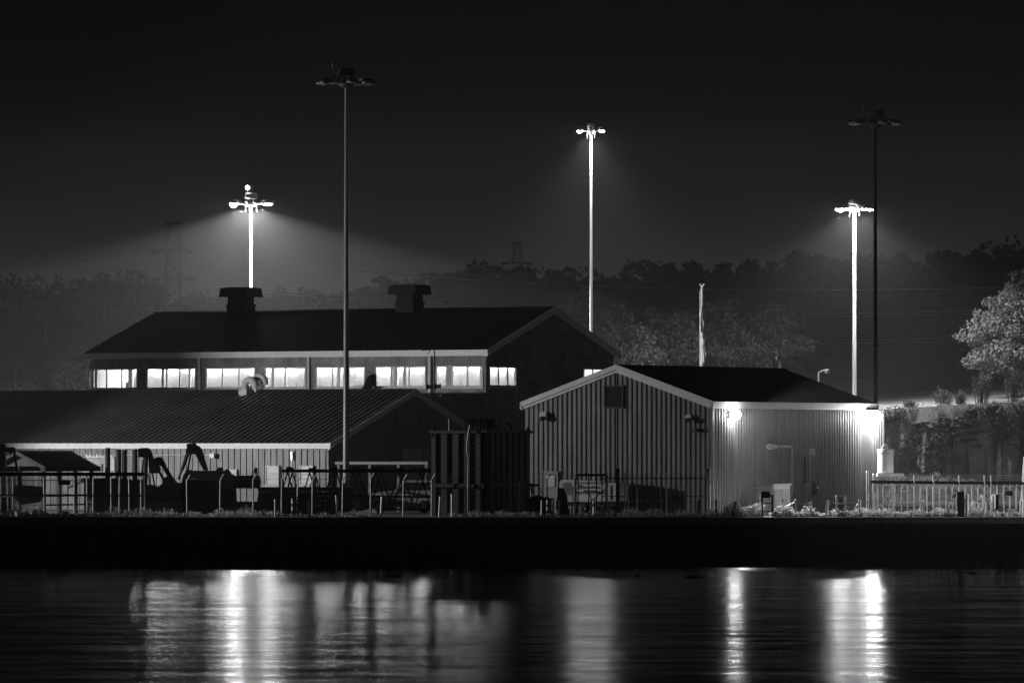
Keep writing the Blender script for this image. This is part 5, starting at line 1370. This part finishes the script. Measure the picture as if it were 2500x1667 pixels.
q = P(2391, 1260, eY); t = thing('hydrant', (q.x, eY, GZ), 'white standpipe with bent nozzle right of the tall bollard', 'standpipe')
mb = MB(); mb.tube((q.x, eY, GZ), P(2391, 1222, eY), .045); mb.lathe(P(2396, 1216, eY), [(.02, -.2), (.07, -.14), (.075, .12), (.03, .2)], 12); mb.path([P(2391, 1222, eY), P(2385, 1224, eY), P(2380, 1231, eY), P(2379, 1260, eY)], .035, 8); mb.build('pipe', M['white'], t)
mb = MB(); mb.tube(P(2366, 1260, eY), P(2377, 1222, eY), .05); mb.build('brace', M['white'], t)
q = P(2405, 1260, eY); mb = MB(); mb.path([P(2399, 1261, eY + .2)] + [P(2404.5 + 5.5 * math.cos(math.pi * (1 - f / 8)), 1230 - 7.5 * math.sin(math.pi * f / 8), eY + .2) for f in range(9)] + [P(2410, 1261, eY + .2)], .035, 8)
tag(mb.build('hose_hoop', M['white'], None, (q.x, eY, GZ)), 'white hoop of pipe arching over the short bollard', 'pipe hoop')
q = P(2428, 1260, eY); t = thing('lifebuoy_post', (q.x, eY, GZ), 'white cylinder canister strapped to a black box on the quay', 'canister')
mb = MB(); mb.lathe((PX(2426, eY), eY, PZ(1244, eY)), [(.02, -.02), (.1, .02), (.11, .1), (.11, .72), (.08, .82), (.01, .86)], 16); mb.build('canister', M['white'], t)
mb = MB(); mb.box((PX(2434, eY), eY + .05, PZ(1226, eY)), (.18, .22, .82)); mb.build('box', M['blackgloss'], t)
mb = MB(); mb.tube((PX(2427, eY), eY, GZ), (PX(2427, eY), eY, PZ(1243, eY)), .04); mb.tube((PX(2436, eY), eY, GZ), (PX(2436, eY), eY, PZ(1243, eY)), .03); mb.build('leg', M['white'], t)
# ladder down the quay face
lx0, lx1 = PX(2393, 324.6), PX(2408, 324.6); mb = MB()
for x in (lx0, lx1): mb.bar((x, 324.6, .1), (x, 324.6, GZ + .05), .05)
for k in range(9): mb.tube((lx0, 324.6, .25 + k * .28), (lx1, 324.6, .25 + k * .28), .02, None, 6)
tag(mb.build('quay_ladder', M['dark'], None, (lx0, 324.6, 0)), 'iron ladder hanging down the quay face at right', 'ladder')
for px, py, L_, lab in ((962, 1408, .9, 'dark driftwood floating among the window reflections'), (1556, 1407, .3, 'tiny dark float on the river below the shed gable'), (1695, 1411, .9, 'pale thin stick afloat left of the wall lamp reflection'), (2370, 1400, .5, 'small dark debris floating at the far right')):
    Y = CAMZ * F / (py - YH); x = PX(px, Y); mb = MB(); pts_ = [Vector((x + L_ * (k / 5 - .5), Y + random.uniform(-.1, .1), .02 + random.uniform(0, .05))) for k in range(6)]
    mb.path(pts_, [.03, .07, .09, .08, .06, .02], 7); tag(mb.build('driftwood', M['wood'], None, (x, Y, 0)), lab, 'driftwood', 'debris floating on the river')

# weeds along the quay edge
def weeds(x0, x1, n, h, Y0=326.2, Y1=329.5, leafy=False):
    out = []; s_ = []
    for k in range(n):
        px = random.uniform(x0, x1); Y = random.uniform(Y0, Y1); x = PX(px, Y); hh = h * random.uniform(.4, 1.1) * (.55 + .45 * math.sin(px * .05) ** 2 + .25 * math.sin(px * .021 + 1))
        dx = random.uniform(-.15, .15); m_ = 9
        for j in range(m_):
            f_ = (j + 1) / m_; out.append((x + dx * f_ + random.uniform(-.05, .05), Y + random.uniform(-.05, .05), GZ + hh * f_ * random.uniform(.8, 1.05))); s_.append(.05 if leafy else .04)
    return out, s_
wp, ws = [], []
for args in ((-20, 350, 420, .42), (350, 640, 330, .48), (640, 900, 180, .28), (860, 920, 70, .4), (1100, 1340, 260, .3), (1340, 1560, 160, .35), (1540, 1730, 330, .45), (1730, 1770, 60, .4),
             (1770, 1860, 420, .62, 326.2, 329.5, True), (1885, 1985, 420, .68, 326.2, 329.5, True), (1985, 2140, 420, .4, 326.2, 329.5, True), (2130, 2240, 300, .4, 326.2, 329.5, True), (2240, 2330, 480, .6, 326.2, 329.8, True), (2355, 2400, 150, .6), (2400, 2520, 160, .3)):
    o_, s_ = weeds(*args); wp += o_; ws += s_
tag(leaf_mesh('weeds', np.array(wp), np.array(ws) * 1.5, M['weed'], up=1.2), 'weeds growing along the quay edge', 'weeds', kind='stuff')

# ---------------------------------------------------------------- haze
hz = bpy.data.materials.new('haze'); hz.use_nodes = True
t_ = hz.node_tree; t_.nodes.clear()
pv = t_.nodes.new('ShaderNodeVolumePrincipled'); pv.inputs['Color'].default_value = (.9, .9, .9, 1); pv.inputs['Density'].default_value = FOG; pv.inputs['Anisotropy'].default_value = .25
om = t_.nodes.new('ShaderNodeOutputMaterial'); t_.links.new(pv.outputs[0], om.inputs['Volume'])
mb = MB(); mb.box((0, 540, 28.75), (1000, 1120, 62.5)); hb = mb.build('haze', hz)
tag(hb, 'thin night haze over river and yard', 'haze', kind='stuff')
